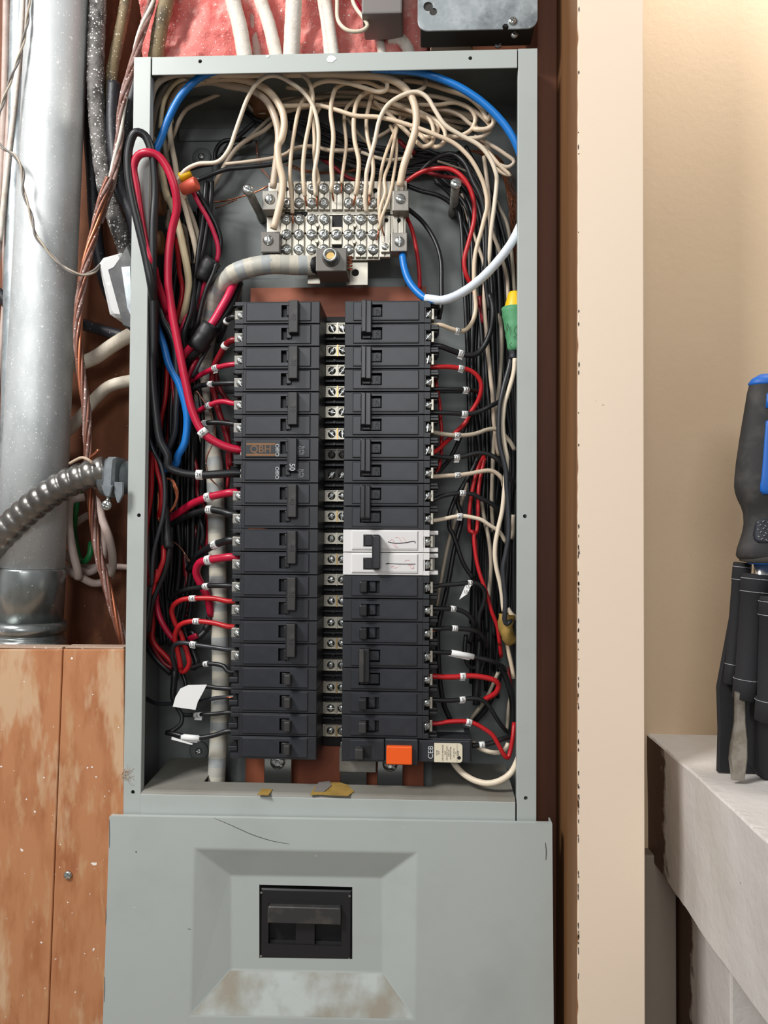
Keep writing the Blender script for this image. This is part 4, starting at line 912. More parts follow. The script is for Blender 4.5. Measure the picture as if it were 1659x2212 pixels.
wire('dark red wire with a blank white marker climbing to the left column', 'dark_red', 7, 'N 1170,745,24 1085,815,32 1020,930 960,1050,44 932,1220 960,1400,54 1010,1600 1080,1800,58 1130,2000 1150,2250,62', ('', 'N', 1080, 815, 10))
wire('short black wire with a white marker beside the topmost left breaker', 'black', 6, 'N 1170,470,24 1105,520,32 1060,640,46 1000,760,60', ('', 'N', 1105, 520, 8))
wire('thick blue wire arching round the inside top left corner and down the gutter', 'blue', 8.4, 'B 380,62,10 300,40,14 | A 900,45,16 620,62,16 480,105 350,225,18 262,380 200,540,20 155,640 | p 322,400,24 316,500,28 318,600 | N 215,360,28 262,560 350,800,30 420,1050 530,1260,32 585,1420 625,1600 632,1750 600,1980 520,2130 | P 640,165,38 560,215 440,270,46 410,300,60')
wire('thick pink-red wire slanting into the upper black tape wrap', 'pink_red', 9, 'N 1260,-80,60 1210,20,52 1130,200,42 1030,380 940,530,36 870,620,36')
wire('thick red stub coming out below the lower black tape wrap', 'crimson', 9, 'N 720,790,38 640,870 570,960,46 520,1060,56')
wire('thick black wire running beside the pink-red one through the tape wrap', 'black', 8.6, 'N 1260,60,62 1180,300,50 1060,490 950,650,40 850,790 740,890,42 620,1010 540,1120,60')
wire('thin red wire hanging from the orange wire nut', 'pink_red', 5.2, 'Y 850,80,40 960,300 1080,500,44 1190,740 1255,950,46 1265,1080 1240,1220,48')
wire('black wire running beside the thin red one below the orange nut', 'black', 5.6, 'Y 930,100,46 1120,420 1240,650,50 1300,870 1295,1020 1230,1230,52')
wire('short pink-red wire leaving the bottom of the upper tape wrap', 'pink_red', 4.6, 'Y 1070,1500,42 1020,1640 965,1790,48 900,2000,56')
wire('light red wire bowing through the left gutter under the cream wires', 'red', 5.6, 'Y 600,850,60 630,1150,54 650,1400,48 690,1600,44 690,1750 650,1950,46 600,2120 560,2260,52')
wire('pink-red wire passing behind the thick crimson one', 'pink_red', 5.8, 'Y 860,1880,50 780,2060,46 700,2260,44 | N 560,640,46 545,820,54')
wire('red wire slanting up below the lower tape wrap', 'crimson', 5.4, 'N 760,950,52 690,1080 640,1200,48 600,1320,52')
wire('thin grey-black wire slanting down from the lower tape wrap', 'black_grey', 4, 'N 900,800,44 810,960 740,1100,42 700,1190,48')
for (lab, pts, col, r) in (
    ('black wire down from the orange nut, nearest the cream wires', 'Y 1075,-60,50 1040,400 1010,700,46 960,1000 925,1300,42 880,1650,38 830,2000,34 | N 590,680,34 600,800,40 570,1000,50', 'black', 6),
    ('black wire down from the orange nut, in front of its twin', 'Y 1160,-60,54 1140,300,52 1085,700,48 1030,1000 985,1150,46 950,1260,44', 'black', 6),
    ('black wire passing under the upper tape wrap', 'Y 990,1450,44 930,1750,42 870,2050 830,2260,44 | N 640,620,46 600,760,50', 'black_grey', 5.6),
    ('thin black wire hanging in front of the taped cable bend', 'Y 1240,1230,34 1180,1420 1080,1640,36 1000,1900 930,2200,40 | N 720,620,44 660,720,50', 'black', 4.6),
    ('black wire behind the thick crimson loop in the left gutter', 'Y 230,1400,30 240,1600,28 310,1900 370,2120,28 | N 425,640,28 480,800,30 505,1050 515,1300,34 500,1600 480,1850 400,2060,40', 'black_grey', 7.4)):
    wire(lab, col, r, pts)
# cream wires of the left gutter
wire('cream wire passing behind the crimson loop, left of the orange nut', 'cream_yellow', 8, 'A 150,520,60 165,560,50 | Z 215,1100,40 260,1300 330,1560,38 | Y 480,230,38 560,420,38 640,700,36 705,1000 765,1300,34 795,1550 775,1800 735,1980,42 680,2200,56')
wire('pale cream wire running down just under the orange nut', 'cream_pale', 6.2, 'Z 350,640,60 345,760,56 365,950,52 400,1120 440,1350,46 520,1560 | Y 660,80,44 730,330 800,600 880,900,44 925,1150 930,1300,52')
wire('cream wire beside the black pair, below the orange nut', 'cream_pale', 5.2, 'Z 330,1300,66 | Y 690,130,56 800,380,54 890,620 950,850,54 945,1020 900,1250,60')
wire('shaded cream wire deep between the gutter wires', 'cream_grey', 6, 'Y 470,400,66 480,700,66 700,650,64 760,950 800,1250,66')
wire('short straight cream wire at the left wall above the blue wire', 'cream_grey', 5.6, 'Z 250,700,60 290,950,58 320,1150,60')
# loops of cream at the top left
G1 = 'cream wires arched across the top left of the box'
wire('thick pale wire hugging the upper left corner of the box', 'cream', 7, 'Z 130,470,22 165,330 240,230,24 380,170 600,150,26 900,160 1200,165,30 1600,160,34')
wire('cream wire rising beside the left wall, outermost', 'cream_grey', 7, 'Z 130,980,52 145,760,50 190,520 270,360,46 400,240 560,200,46 760,210,44')
wire('yellowish cream wire just left of the blue arch', 'cream_yellow', 4.8, 'Z 235,760,44 255,600,42 285,450 350,320 440,235,42 560,190,44 700,200,50')
wire('thick cream wire arching over to the upper left lug', 'cream_shade', 8, 'Z 350,700,60 345,560,58 390,420 470,320,56 600,270 800,240,52 1000,285 1200,320 1330,370,42 1440,470 1515,620,36 1560,800 1555,1000,36 1530,1200 1500,1430,40')
wire('thick cream wire arching over to the lower left lug', 'cream', 8, 'Z 330,640,64 360,450,60 440,330 560,260 720,230,50 900,210 1080,210,44 1270,250 1430,330,34 1540,450 1615,600,28 1625,760 1590,900,26 | A 985,560 990,680,26 1015,790 1010,900 985,1010 955,1120,30')
wire('big cream wire sweeping over the tangle to the upper right lug', 'cream', 8.2, 'Z 620,240,52 760,190 900,150,44 1150,135,36 1450,150,30 | L 200,30,28 500,38,26 700,50 820,95,22 900,180 935,290,22 930,410 890,540 850,660,26 825,790,30')
wire('pale cream wire arching into the yellow wire nut', 'cream_pale', 4.6, 'A 1235,900,34 1225,760,30 1250,600 1250,440,26 1215,300 1150,210 1070,150,22 980,105 900,112 835,165,22 780,260 735,380,24 700,480 660,590,26 590,672 450,690,30 365,735 318,800,34')
wire('cream wire bending down toward the left gutter behind the blue arch', 'cream_shade', 5, 'Z 290,1080,70 330,950 390,830,72 450,680 540,545,76 700,465 850,400,78 1030,325,80 1250,260,84')
wire('cream wire slanting down past the black bundle to the gutter', 'cream_shade', 5.2, 'Z 1500,700,84 1400,790,82 1250,870 1100,980,78 990,1130 900,1290,80 820,1440,92 740,1600,98')
wire('second slanting cream wire running beside it under the arch', 'cream_grey', 4.6, 'Z 1500,620,90 1350,760,88 1220,880 1100,1000,90')
wire('thin cream wire running level toward the neutral bar', 'cream_shade', 4.2, 'Z 970,1165,60 1200,1140,58 1500,1095 1650,1050,60 | A 1080,590,62 1200,570,62 1330,600 1430,600 1500,590,62')
wire('short cream coil near the cable clamp in the top wall', 'cream_grey', 4.4, 'Z 1230,500,84 1280,560,84 1400,585 1480,540,82 1600,520,80 | L 0,245,44')
# descending neutral wires
ND = ['first', 'second', 'third', 'fourth', 'fifth']
desc = [
 ('cream wire ending at the second-row screw nearest the left lugs', 'L 60,120,50 200,150,44 150,250,38 112,420,34 88,600 82,750,34 | Q 385,200,36 395,330 400,440,40', 4.6),
 ('cream wire with an S bend ending beside the first left screw column', 'Z 620,260,48 800,210,44 1000,150,36 | A 900,80,32 1100,82,28 1180,130,26 1215,230 1200,380,26 1165,560 1150,720 1158,860,30 | Q 520,280,34', 4.6),
 ('cream wire ending between the first two top screws', 'L 300,230,60 250,330,52 248,480,44 250,620,38 275,760,34 | Q 625,180,34 628,280,38', 4.4),
 ('cream wire coming straight down left of the plate centre', 'L 560,85,40 470,90,40 400,120,36 370,190,30 358,290 376,450,28 362,620 368,760,30 | Q 770,200,30 775,240,34', 5),
 ('thin cream wire coming down just left of the centre slot', 'L 640,170,66 540,195,60 460,270,52 450,350 462,500,42 450,620 435,730,38 | Q 865,160,38', 4),
 ('cream wire coming down just right of the centre slot', 'L 660,140,50 590,160,40 540,210,34 515,330,30 520,480 548,620,30 540,750 | Q 1010,200,32 995,270,36', 5),
 ('cream wire dropping behind the pale one right of centre', 'L 640,160,48 620,230,44 600,330 605,450,40 640,600 645,700,38 630,790 | Q 1130,270,40', 4.6),
 ('thin cream wire, left one of three close together near the right lug', 'L 830,320,60 790,420,54 745,530 710,640,42 690,760,36 | Q 1215,300,34 1215,430,38', 3.8),
 ('thin cream wire, middle one of three close together near the right lug', 'L 810,380,56 785,500,48 760,620 720,740,34 | Q 1275,250,32 1235,370 1220,480,32 1240,560,36', 3.8),
 ('thin cream wire, right one of three close together near the right lug', 'L 760,380,60 800,470,54 800,600 780,740,40 | Q 1340,180,36 1300,330,30 1250,460,30 1215,600,36', 3.8)]
for lab, sp, r in desc: wire(lab, 'cream', r, sp, bare=.011)
wire('pale wire arching from the bar over the tangle and down the right side', 'cream_pale', 4.8, 'Q 1100,430,34 1085,330,30 1095,150,26 | L 600,700,24 655,490 690,335,20 745,240 850,172 940,152,18 1010,190 1060,270 1130,375,20 1230,440 1370,520,24 1440,610 1480,720,28 | B 1085,800,30 1068,970,32 1045,1150 1035,1300,40 1010,1500,52')
wire('long cream wire crossing the tangle then dropping to the right breakers, marker 39', 'cream', 4.8, 'L 0,247,44 150,245,40 260,240 400,275,30 520,312 700,325,24 900,380 1060,440,22 1200,505 1300,600,26 1360,700 | B 1000,830,32 1020,950 990,1100,36 940,1300 935,1500,40 | S 790,0,40 800,200 770,380 700,520 600,605,36 485,608 350,570 165,505,26', ('39', 'S', 488, 608, 11, 4))
# hooks and loops of the tangle
TG = 'looped cream wires bundled at the top right of the box'
hooks = [
 ('cream wire bent into a small hook above the tangle', 'L 230,200,34 232,120,30 320,80 470,92,26 600,130 690,152,22 735,135 738,95,24 700,70,34', 4.8, 'cream'),
 ('cream wire curling up to the blue wire at the top of the tangle', 'L 420,95,40 600,85,38 700,125,36 850,155,34 930,150 990,120,32 1000,75,36', 4.6, 'cream'),
 ('outer cream wire of the big bend under the blue arch', 'L 850,70,50 1000,95,46 1150,140,38 1290,190 1380,270,32 1420,340,30 1440,300 1460,360,30 1420,400 1340,405,34 1320,395,40', 5.2, 'cream'),
 ('cream wire turning back in the widest loop on the right', 'L 700,110,56 900,160,50 1100,190,44 1250,240 1370,310,36 1440,400 1380,455,38 1270,465 1150,450,46', 4.8, 'cream_shade'),
 ('cream wire making the round middle loop on the right', 'L 950,240,50 1080,240,44 1200,225 1300,265,36 1335,330 1310,405 1230,450,40 1120,460,48', 4.6, 'cream'),
 ('cream wire pinched into the right end of the wide loop', 'L 1000,270,56 1130,275,50 1230,310 1310,375,46 1400,420,48', 4.4, 'cream_shade'),
 ('cream wire of the left hairpin loop below the tangle', 'L 620,170,52 800,240,46 940,300,38 1030,345,32 1055,430 1040,500 985,522,32 930,480 860,410,40 760,310,46 650,220,52', 4.8, 'cream'),
 ('cream wire of the right hairpin loop below the tangle', 'L 700,200,54 900,270,48 1060,340,40 1130,420,34 1125,490 1070,525,34 1010,490,38 960,440,44', 4.8, 'cream'),
 ('innermost cream hairpin under the thick sweep', 'L 880,250,50 980,295,42 1060,345 1085,410 1060,450,38 1000,455,44 900,400,50', 4.4, 'cream'),
 ('cream wire running out to the far right wall and back, upper one', 'L 1330,455,50 1440,510,46 1540,575 1600,625,46 1560,660 1500,645,50 1450,620,56', 4.4, 'cream_shade'),
 ('cream wire running out to the far right wall and back, lower one', 'L 1360,480,56 1450,590,50 1520,670 1570,715,48 1530,705 1460,660,56', 4.4, 'cream'),
 ('cream wire leaving the tangle beside the black arch', 'L 1380,470,62 1440,560 1500,660,60 1580,720,62', 4, 'cream_shade'),
 ('cream wire slanting up behind the descending ones', 'L 640,475,70 740,420,68 830,345 900,290,66', 4.2, 'cream_shade'),
 ('thin cream wire sagging low behind the descending ones', 'L 470,330,74 540,430,72 620,510,74', 3.8, 'cream_grey'),
 ('cream wire running level low behind the descending ones', 'L 20,585,76 110,545,74 220,522 330,540 450,548,74 560,545', 4.2, 'cream_shade'),
 ('short pale wire end low behind the descending ones', 'L 565,560,70 680,600,68 780,612 910,588,66', 4, 'cream_pale'),
 ('thin cream wire slanting toward the right standoff', 'L 1080,620,78 1200,660,78 1330,710,80', 3, 'cream_grey'),
]
for lab, sp, r, col in hooks: wire(lab, col, r, sp)
rt = random.Random(5)
for i in range(17):
    a = rt.uniform(0, 1); y0 = 200 + 110 * a; x0 = rt.uniform(-60, 10)
    sp = 'L %.0f,%.0f,%d %.0f,%.0f %.0f,%.0f %.0f,%.0f,%d %.0f,%.0f %.0f,%.0f,%d' % (x0, y0 + 10, 92, x0 + 260, y0 - 40 + rt.uniform(-20, 20), 520, 130 + 130 * a + rt.uniform(-15, 15), 760, 160 + 150 * a, 56 + i, 1000, 215 + 150 * a + rt.uniform(-15, 15), 1180 + 180 * rt.random(), 300 + 120 * a, 96)
    wire('cream wire packed into the tangle above the neutral bar', rt.choice(['cream_shade', 'cream', 'cream_shade', 'cream_grey']), 4.5, sp, group=TG)
# ---------- black wiring behind the neutrals
for i in range(15):
    a = i / 14; j = lambda q: rt.uniform(-q, q)
    sp = 'L %.0f,%.0f,%d %.0f,%.0f %.0f,%.0f %.0f,%.0f,%d %.0f,%.0f %.0f,%.0f,%d' % (100 + j(40), 330 + 90 * a, 88, 300 + j(30), 400 + 150 * a + j(30), 520, 480 + 180 * a + j(25), 780, 560 + 150 * a + j(40), 76 + i, 1000 + j(30), 560 + 110 * a + j(30), 1200 + j(40), 600 + 90 * a + j(30), 84)
    wire('black wire running across behind the cream wires above the neutral bar', 'black', 4.8, sp, group='black wires across the top of the box')
wire('red wire glimpsed behind the cream wires above the neutral bar', 'dark_red', 4.6, 'L 290,600,82 380,660,80 470,730,82 560,760,84')
wire('short dark red wire beside the thick sweep into the right lug', 'dark_red', 5, 'L 820,480,74 870,530,72 930,570,74')
wire('black wire arching low above the orange nut', 'black', 5, 'A 1340,650,80 1240,640,74 1100,645,64 950,690 780,710,56 640,725 540,760,52 440,800,48')
wire('black wire dropping from the top clamp and turning to the gutter', 'black', 5.4, 'Z 1300,690,86 1180,800,84 1090,880,82 1000,960,82 | Z 940,1060,80')
wire('black wire in a square bend above the back screw', 'black', 5.2, 'Z 1280,880,92 1100,895,90 960,905,88 890,960 855,1050 845,1150,84 700,1180,80 560,1220,76')
wire('black wire under the square bend', 'black', 4.8, 'Z 1260,900,92 1150,940,90 1030,1000 920,1070,86 870,1150,84')
wire('black wire running right from the top clamp behind the thick creams', 'black', 5.6, 'Z 1200,580,94 1300,660,92 1450,720 1560,780,90 1650,850,90')
wire('black wire arching over the right standoff and down the right gutter', 'black', 5.4, 'B 430,800,60 560,760,56 620,700 700,640,44 790,622 870,680,36 925,800 975,900,34 1008,1050 1015,1250,40 1010,1450 1035,1650,46 | S 1050,100,46')
wire('red wire arching over the right standoff', 'red', 5, 'B 470,815,58 580,745,52 690,718,44 790,728 870,790,38 925,900 935,1050,40 900,1200 868,1330 880,1420,44 930,1520,50 960,1640,60')
wire('shorter red wire tucked behind the arch over the standoff', 'dark_red', 4.4, 'B 600,740,64 720,770,62 830,790 900,850,58 930,940,58')
wire('thin black wire curving from the upper right lug under the standoff', 'black', 5, 'B 480,830,66 580,868 700,900,70 790,960,74 850,1060 900,1180,76 930,1300,78')
wire('red wire dropping from the upper right lug to the breaker column', 'red', 4.6, 'B 475,1020,66 520,1120,62 550,1250 570,1400,60 575,1520,64')
wire('black wire curving from the upper right lug to the top right breaker', 'black', 5, 'B 480,975,66 590,1070,60 670,1190 712,1320,50 718,1480 715,1640,42 700,1720,44')
# thick blue wire with the white tape
o = wire('blue wire leaving the lower right lug and wrapped in white tape', 'blue', 8.2, 'B 458,1290,38 472,1380,34 505,1470,28 560,1540,22 620,1585,16 730,1592,10 850,1545,8 980,1450,8 1100,1325,10 1190,1200,13 1235,1110,17 1290,1000,26')
P = spline(path('B 612,1581,16.6 730,1592,10 850,1545,8 980,1450,8 1100,1325,10 1190,1200,13 1235,1110,17 1285,1010,25'))
mb = MB(); rw = 9.2 * px(.03); mb.tube(P, lambda q, l: rw * (1 + .05 * ((l * 62) % 1)), 'tape_white', 16); mb.build('white_tape', o, label='white spiral tape')
mb = MB()
for q in range(5): c0 = path('B 450,1275,38')[0]; mb.tube([c0 + Vector((.0016 * (q - 2), 0, -.004)), c0 + Vector((.0018 * (q - 2), 0, .005))], .0007, 'copper', 6)
mb.build('bare_strands', o)
wire('thick blue wire sweeping round the upper right corner of the box', 'blue', 8.2, 'B 250,55,14 380,62,12 560,78,12 760,142 950,250,14 1100,385 1190,510,16 1245,640,20 1285,800,26 1290,950,28')
# right gutter bundle
rg = random.Random(9)
for i in range(22):
    f = i / 21; u = 1012 + 92 * f; j = lambda q: rg.uniform(-q, q)
    sp = 'p %.0f,%.0f,%d %.0f,%.0f %.0f,%.0f %.0f,%.0f,%d %.0f,%.0f %.0f,%.0f %.0f,%.0f,%d' % (940 + 70 * f + j(10), 330 + 60 * (1 - f) + j(15), 80, 990 + 75 * f + j(6), 430 + j(15), u - 4 + j(6), 600, u + j(7), 800 + j(30), 62 + rg.randint(0, 30), u + 6 + j(8), 1000, u + 4 + j(9), 1200, u + 2 + j(9), 1330 + 200 * rg.random(), 70 + rg.randint(0, 25))
    wire('black wire in the packed bundle down the right side of the box', 'black', rg.uniform(4.2, 5.4), sp, group='black wires bundled down the right side')
for i in range(4):
    sp = 'B %d,%d,92 %d,%d %d,%d,88 %d,%d,90' % (930 + 50 * i, 600 + 12 * i, 1090 + 15 * i, 700 + 20 * i, 1170 + 10 * i, 1000, 1180 + 12 * i, 1560)
    wire('thin bare copper earth wire dropping along the right wall', 'copper_dark', 1.3, sp, group='bare copper wires along the right wall', name='earth_wire', sides=6)
for (lab, sp, col, r) in (
 ('cream wire lying just right of the 39 wire, running down the gutter', 'B 1000,640,70 1030,900,62 1030,1100 | S 950,-20,46 960,300 990,650 1010,900,50 1050,1300 1100,1800 1120,2212,56 | T 1135,350,58 1170,650 1210,850,66', 'cream_shade', 4.8),
 ('greyish cream wire behind the green taped nut', 'S 1175,150,94 1200,290,72 1245,500 1262,900,62 1240,1300 1205,1700 1180,2000,64 | T 1120,650,66 1110,900 1090,1300 1080,1700,68 1115,2300,72', 'cream_grey', 4.6),
 ('cream wire seen below the right standoff', 'B 850,890,76 880,1000 920,1130,72 970,1260 | B 1010,1400,70 1010,1640,72', 'cream_shade', 4.2),
 ('cream wire right of the taped splice in the gutter', 'B 1035,1060,94 1055,1140,74 1110,1290 1150,1440 1160,1580,62 1170,1700,70', 'cream_shade', 4.4),
 ('cream wire nearest the right wall above the yellow nut', 'B 1085,935,98 1105,985,84 1150,1080 1180,1250,70 1200,1520,70 1205,1700,76', 'cream_grey', 4.2),
 ('cream end resting by the right wall level with wire 21', 'T 1465,1900,60 1460,2050,60 1455,2250,62 | U 1440,350,66', 'cream_grey', 4.6),
 ('grey wire in the gutter beside the red pair', 'T 890,1600,72 940,1900,70 1000,2200,66 | U 990,150,64 1050,500,60 1070,800 1050,1150,62 1030,1400,66', 'cream_grey', 4.6),
 ('cream grey wire slanting down beside the white breaker', 'T 640,1330,60 570,1600,62 480,1830 420,2050,64 | U 340,350,66 260,700 205,1000 150,1300,64 110,1560,62', 'cream_grey', 4.4),
 ('cream wire slanting down to the bottom of the right gutter', 'V 950,470,70 850,700 740,900,74 560,1130,80', 'cream_grey', 4.2),
 ('pale wire rising under the masking-tape splice', 'V 1060,0,56 1100,200 1150,430,58 1165,560', 'cream', 4.8),
 ('cream grey wire at the bottom right by the red hairpin', 'V 1130,800,74 1100,950 1085,1150 1075,1300,72', 'cream_grey', 4),
 ('red wire dropping behind the right terminals', 'S 95,1500,46 130,1720,46 170,1960 180,2212,48 | T 190,330,48 195,620,46 185,860 150,1050 85,1190,40', 'red', 3.8),
 ('red wire of the parallel pair, left one', 'T 950,860,66 870,1000 790,1250,58 725,1550 690,1850,56 700,2200 | U 740,230,54 790,440,52 810,700 860,950,54', 'red', 4.4),
 ('red wire of the parallel pair, right one running on to the splice', 'T 960,900,62 890,1200 850,1450,56 840,1900 810,2212 | U 775,280,50 800,650,48 865,950 950,1200,46 1020,1420 1085,1650,46 1180,1900 1225,2212,50 | V 970,0,52 990,250,60', 'red', 4.4),
 ('dark red wire deep beside the cream ones', 'S 870,0,66 900,250,66 930,480,68', 'dark_red', 5),
 ('black wire in a long S from wire 23 down the gutter', 'T 480,1520,56 400,1700 335,1900 340,2150,54 | U 380,240,54 470,480 560,750,54 640,900 760,1060,56', 'black', 5),
 ('black wire sweeping down to the foot of the right column', 'T 850,870,64 700,1180 560,1420,60 470,1600 | U 550,0,62 480,300 400,650 330,1050,58 260,1400 170,1750 130,1980,56 | V 115,350,56 140,650 190,930 280,1140,66', 'black', 5.6),
 ('black wire slanting up from the fourth right breaker', 'T 80,1190,40 200,1080 330,930,50 450,700 560,450,58 680,180,62 | S 720,2080,64 700,1900 760,1750,66', 'black', 5),
 ('black hairpin loop above the cut black ends', 'V 500,-60,60 480,130 500,300,58 570,405 650,400,62', 'black', 5),
 ('thick black wires ending above wire 5', 'V 690,-40,62 665,400,60 650,700 632,930,60', 'black', 6.6),
 ('thin grey wire just right of the thick black ends', 'V 770,250,66 700,500,66 690,800,66', 'black_grey', 4),
 ('black wire running down to the bottom right corner', 'V 990,370,50 1080,600 1140,800,54 1160,1100 1130,1330,58', 'black', 7),
 ('black wire under the slanting cream one', 'V 990,440,82 900,740 780,980,84 620,1160,88', 'black', 6),
 ('white wire looping below the marker of wire 1', 'V 600,1450,56 680,1530,50 800,1580 950,1600,46 1050,1550 1090,1470,52', 'cream_pale', 5),
 ('dark red wire rising at the far bottom right', 'V 1170,1180,60 1190,1050,64 1150,800,70 1080,400,74', 'dark_red', 4.6)):
    wire(lab, col, r, sp)
# numbered wires into the right column
wire('black wire with a folded 37 marker curving up the right gutter', 'black', 6.2, 'S 1040,-40,44 1095,150 1105,350,42 1055,640 950,880,40 830,1010 720,1045 540,1015,36 350,950 150,880,28', ('37', 'S', 515, 1015, 12, 6))
wire('red wire making a wide loop right of the upper breakers', 'red', 5, 'S 120,1250,26 330,1250 545,1275,30 690,1310 820,1400,34 895,1540 890,1700,38 830,1870 700,2080,44 | T 620,270,46 480,410 300,590,40 40,800,28', ('35', 'S', 545, 1275, 12, 4))
wire('black wire with a torn marker ending against the red loop', 'black', 4.8, 'S 120,1645,28 550,1650,32 750,1665 860,1700,44', ('33', 'S', 610, 1652, 13, 4))
wire('black wire crossing the lower half of the red loop, its marker folded', 'black', 5.2, 'S 100,2060,28 550,2078,30 700,2082 900,2025 1100,1925,34 1230,1860,40', ('31', 'S', 590, 2078, 13, 4))
wire('greyish cream wire numbered 29, highest of the level cream ones at right', 'cream_grey', 4.8, 'T 60,445,28 250,478 480,495,32 700,485 850,450 1000,395,36 1140,385 1240,420,40 1340,530,44 1430,640 1490,755,48', ('29', 'T', 480, 492, 12, 6))
wire('black wire numbered 27 waving across the gutter between two cream ones', 'black', 5, 'T 0,850,28 150,872 400,892,32 600,865 800,812,34 950,812 1100,862 1220,960,36 1320,1080 1440,1290,42 1520,1420,48', ('27', 'T', 490, 882, 12, 6))
wire('cream wire numbered 25 just below the waving black one', 'cream_shade', 4.8, 'T 60,1225,28 250,1212 480,1200,32 700,1172 900,1132,34 1050,1120 1170,1165 1270,1270,38 1290,1400,46', ('25', 'T', 480, 1200, 12))
wire('black wire numbered 23 arching between the two lowest numbered cream wires', 'black', 5, 'T 40,1640,28 200,1572 400,1530 570,1518,32 750,1540 900,1620,36 1080,1705 1180,1810,42 1230,1950,50', ('23', 'T', 570, 1520, 13))
wire('pale cream wire numbered 21, level with the top of the white breaker', 'cream_pale', 4.4, 'T 0,2005,28 200,1980 450,1930,32 560,1918 750,1950 900,1990,34 1050,2090 1180,2170,38 | U 1260,290,42 1330,420,46', ('21', 'T', 535, 1922, 12, 6))
wire('cream wire hanging in front from the green taped wire nut', 'cream_pale', 4.9, 'S 1490,1100,14 1480,1300,14 1435,1500 1372,1700,16 1310,1900 1280,2212,18 | T 1278,260,18 1290,480 1320,700 1348,850,20 1350,1000 1335,1200 1300,1550,20 1265,1850 1205,2110,20 | U 1190,220,20 1150,430 1140,650,20 1172,900 1232,1150,22 1270,1400 1290,1640,26')
wire('black wire hanging in front from the green taped wire nut', 'black_grey', 5, 'S 1420,1090,18 1390,1250,16 1320,1500 1260,1750,14 1222,1950 1208,2212,14 | T 1205,400,14 1225,680 1285,900,14 1335,1120 1345,1400,14 1370,1700 1382,2212,14 | U 1368,400,14 1325,650 1285,850,14 1292,1100 1322,1400 1320,1650,14 1310,1790 1345,1865 1400,1830,18 1420,1790,24')
w15 = wire('black wire with a hanging 15 flag below the white breaker', 'black', 5, 'U 20,1212,28 200,1182 500,1160,32 700,1140,34 850,1165 945,1260,38 960,1400 925,1550,42 870,1680 850,1900,46 860,2150,52', ('15', 'U', 690, 1142, 9), bare=0)
a_, b_, c_, d_ = [q for q in path('U 640,1165,30 735,1150 660,1330 510,1435,26')]
mb = MB(); q = [path('U 618,1180,32')[0], path('U 728,1165,32')[0], path('U 652,1335,29')[0], path('U 508,1435,26')[0]]
mb.V = q + [v + Vector((0, .0004, 0)) for v in q]; mb.face((0, 1, 2, 3), 'paper_white'); mb.face((7, 6, 5, 4), 'paper_white')
for i in range(4): mb.face((i, (i + 1) % 4, 4 + (i + 1) % 4, 4 + i), 'paper_white')
fl_ = mb.build('paper_flag', w15, label='white paper flag lettered 15')
mb = MB(); c0 = path('U 632,1295,28.9')[0]; mb.text('15', .0052, c0 + Vector((0, -.0012, 0)), (1, 0, .1), (-.1, 0, 1), 'ink_black'); c0 = path('U 664,1205,30.6')[0]; mb.text('15', .0048, c0 + Vector((0, -.0012, 0)), (1, 0, .1), (-.1, 0, 1), 'ink_black'); mb.build('number', fl_)
wire('short black wire numbered 13 just under the hanging paper flag', 'black', 5.2, 'U 80,1590,28 300,1598 400,1600,32 540,1630 660,1700,36 745,1800 765,1900,42 740,2060,50 690,2200,56', ('13', 'U', 400, 1605, 11), bare=0)
wire('black wire numbered 11, the first one above the long crumpled sleeve', 'black', 5.2, 'U 105,1950,28 300,1940 430,1945,32 600,1955 750,1980,36 860,2030 950,2130,44 1000,2300,54', ('11', 'U', 425, 1945, 12))
wire('black wire with a long crumpled white sleeve', 'black', 5, 'V 60,185,28 280,195 450,222,32 640,262 850,310,36 1000,375,42 1060,440,50', ('', 'V', 455, 228, 50, 4))
wire('red wire with a 7 marker and a tight bend', 'red', 5.8, 'V 50,525,28 200,535 350,535,30 455,525 600,522,32 800,550 910,590,34 955,650 930,740,38 860,800 760,850,46', ('7', 'V', 455, 528, 12, 4))
wire('black wire with a 5 marker arching to the bottom corner', 'black', 4.8, 'V 60,858,28 300,865 450,850,32 600,835 730,862,34 820,945 950,1150,38 1060,1290,44 1120,1330,50', ('5', 'V', 450, 852, 12, 4))
wire('red wire with a 3 marker bent in a sharp V at the bottom', 'red', 4.8, 'V 80,1190,28 250,1165 500,1160,30 620,1190 750,1262,30 870,1350 950,1480,30 1040,1640 1085,1670,32 1120,1580 1160,1350,36 1175,1180,42', ('3', 'V', 540, 1172, 12, 5))
wire('short black wire with a 1 marker beside the ground-fault breaker', 'black', 5.4, 'V 560,1502,30 720,1488,32 850,1468 1000,1412,36 1130,1372,42', ('1', 'V', 725, 1490, 12))
o = wire('white printed cable looping under the ground-fault breaker', 'cream_pale', 6.6, 'V 300,1700,40 360,1790,30 450,1885 600,1982,20 800,2030,14 980,1990,12 1130,1880 1230,1690,16 1290,1500,26')
for i in (12, 13, 14, 15, 17, 18):       # bare copper tips at the right-hand terminals
    pass
tips = [('U', 60, 1215), ('U', 60, 1605), ('U', 70, 1985), ('V', 40, 195), ('V', 40, 520), ('V', 80, 858), ('V', 60, 1195)]
for n_, (f, x, y) in enumerate(tips):
    s_ = FR[f][2]; mb = MB()
    for dy in (0, 1.6): P = path('%s %f,%f,28 %f,%f,26' % (f, x + 6 * s_ * .8, y + dy * s_ * .6, x - 14 * s_ * .9, y + dy * s_ + 1.5 * s_)); mb.tube(P, .0005, 'copper', 6)
    o = mb.build('copper_tip', org=P[0].copy()); tag(o, 'bare copper tip of the ' + ('black wire with the hanging paper flag', 'short black wire under the paper flag', 'black wire just above the crumpled sleeve', 'black wire with the crumpled sleeve', 'red wire with the tight bend', 'black wire arching to the bottom corner', 'red wire bent in a sharp V')[n_], 'wire tip')
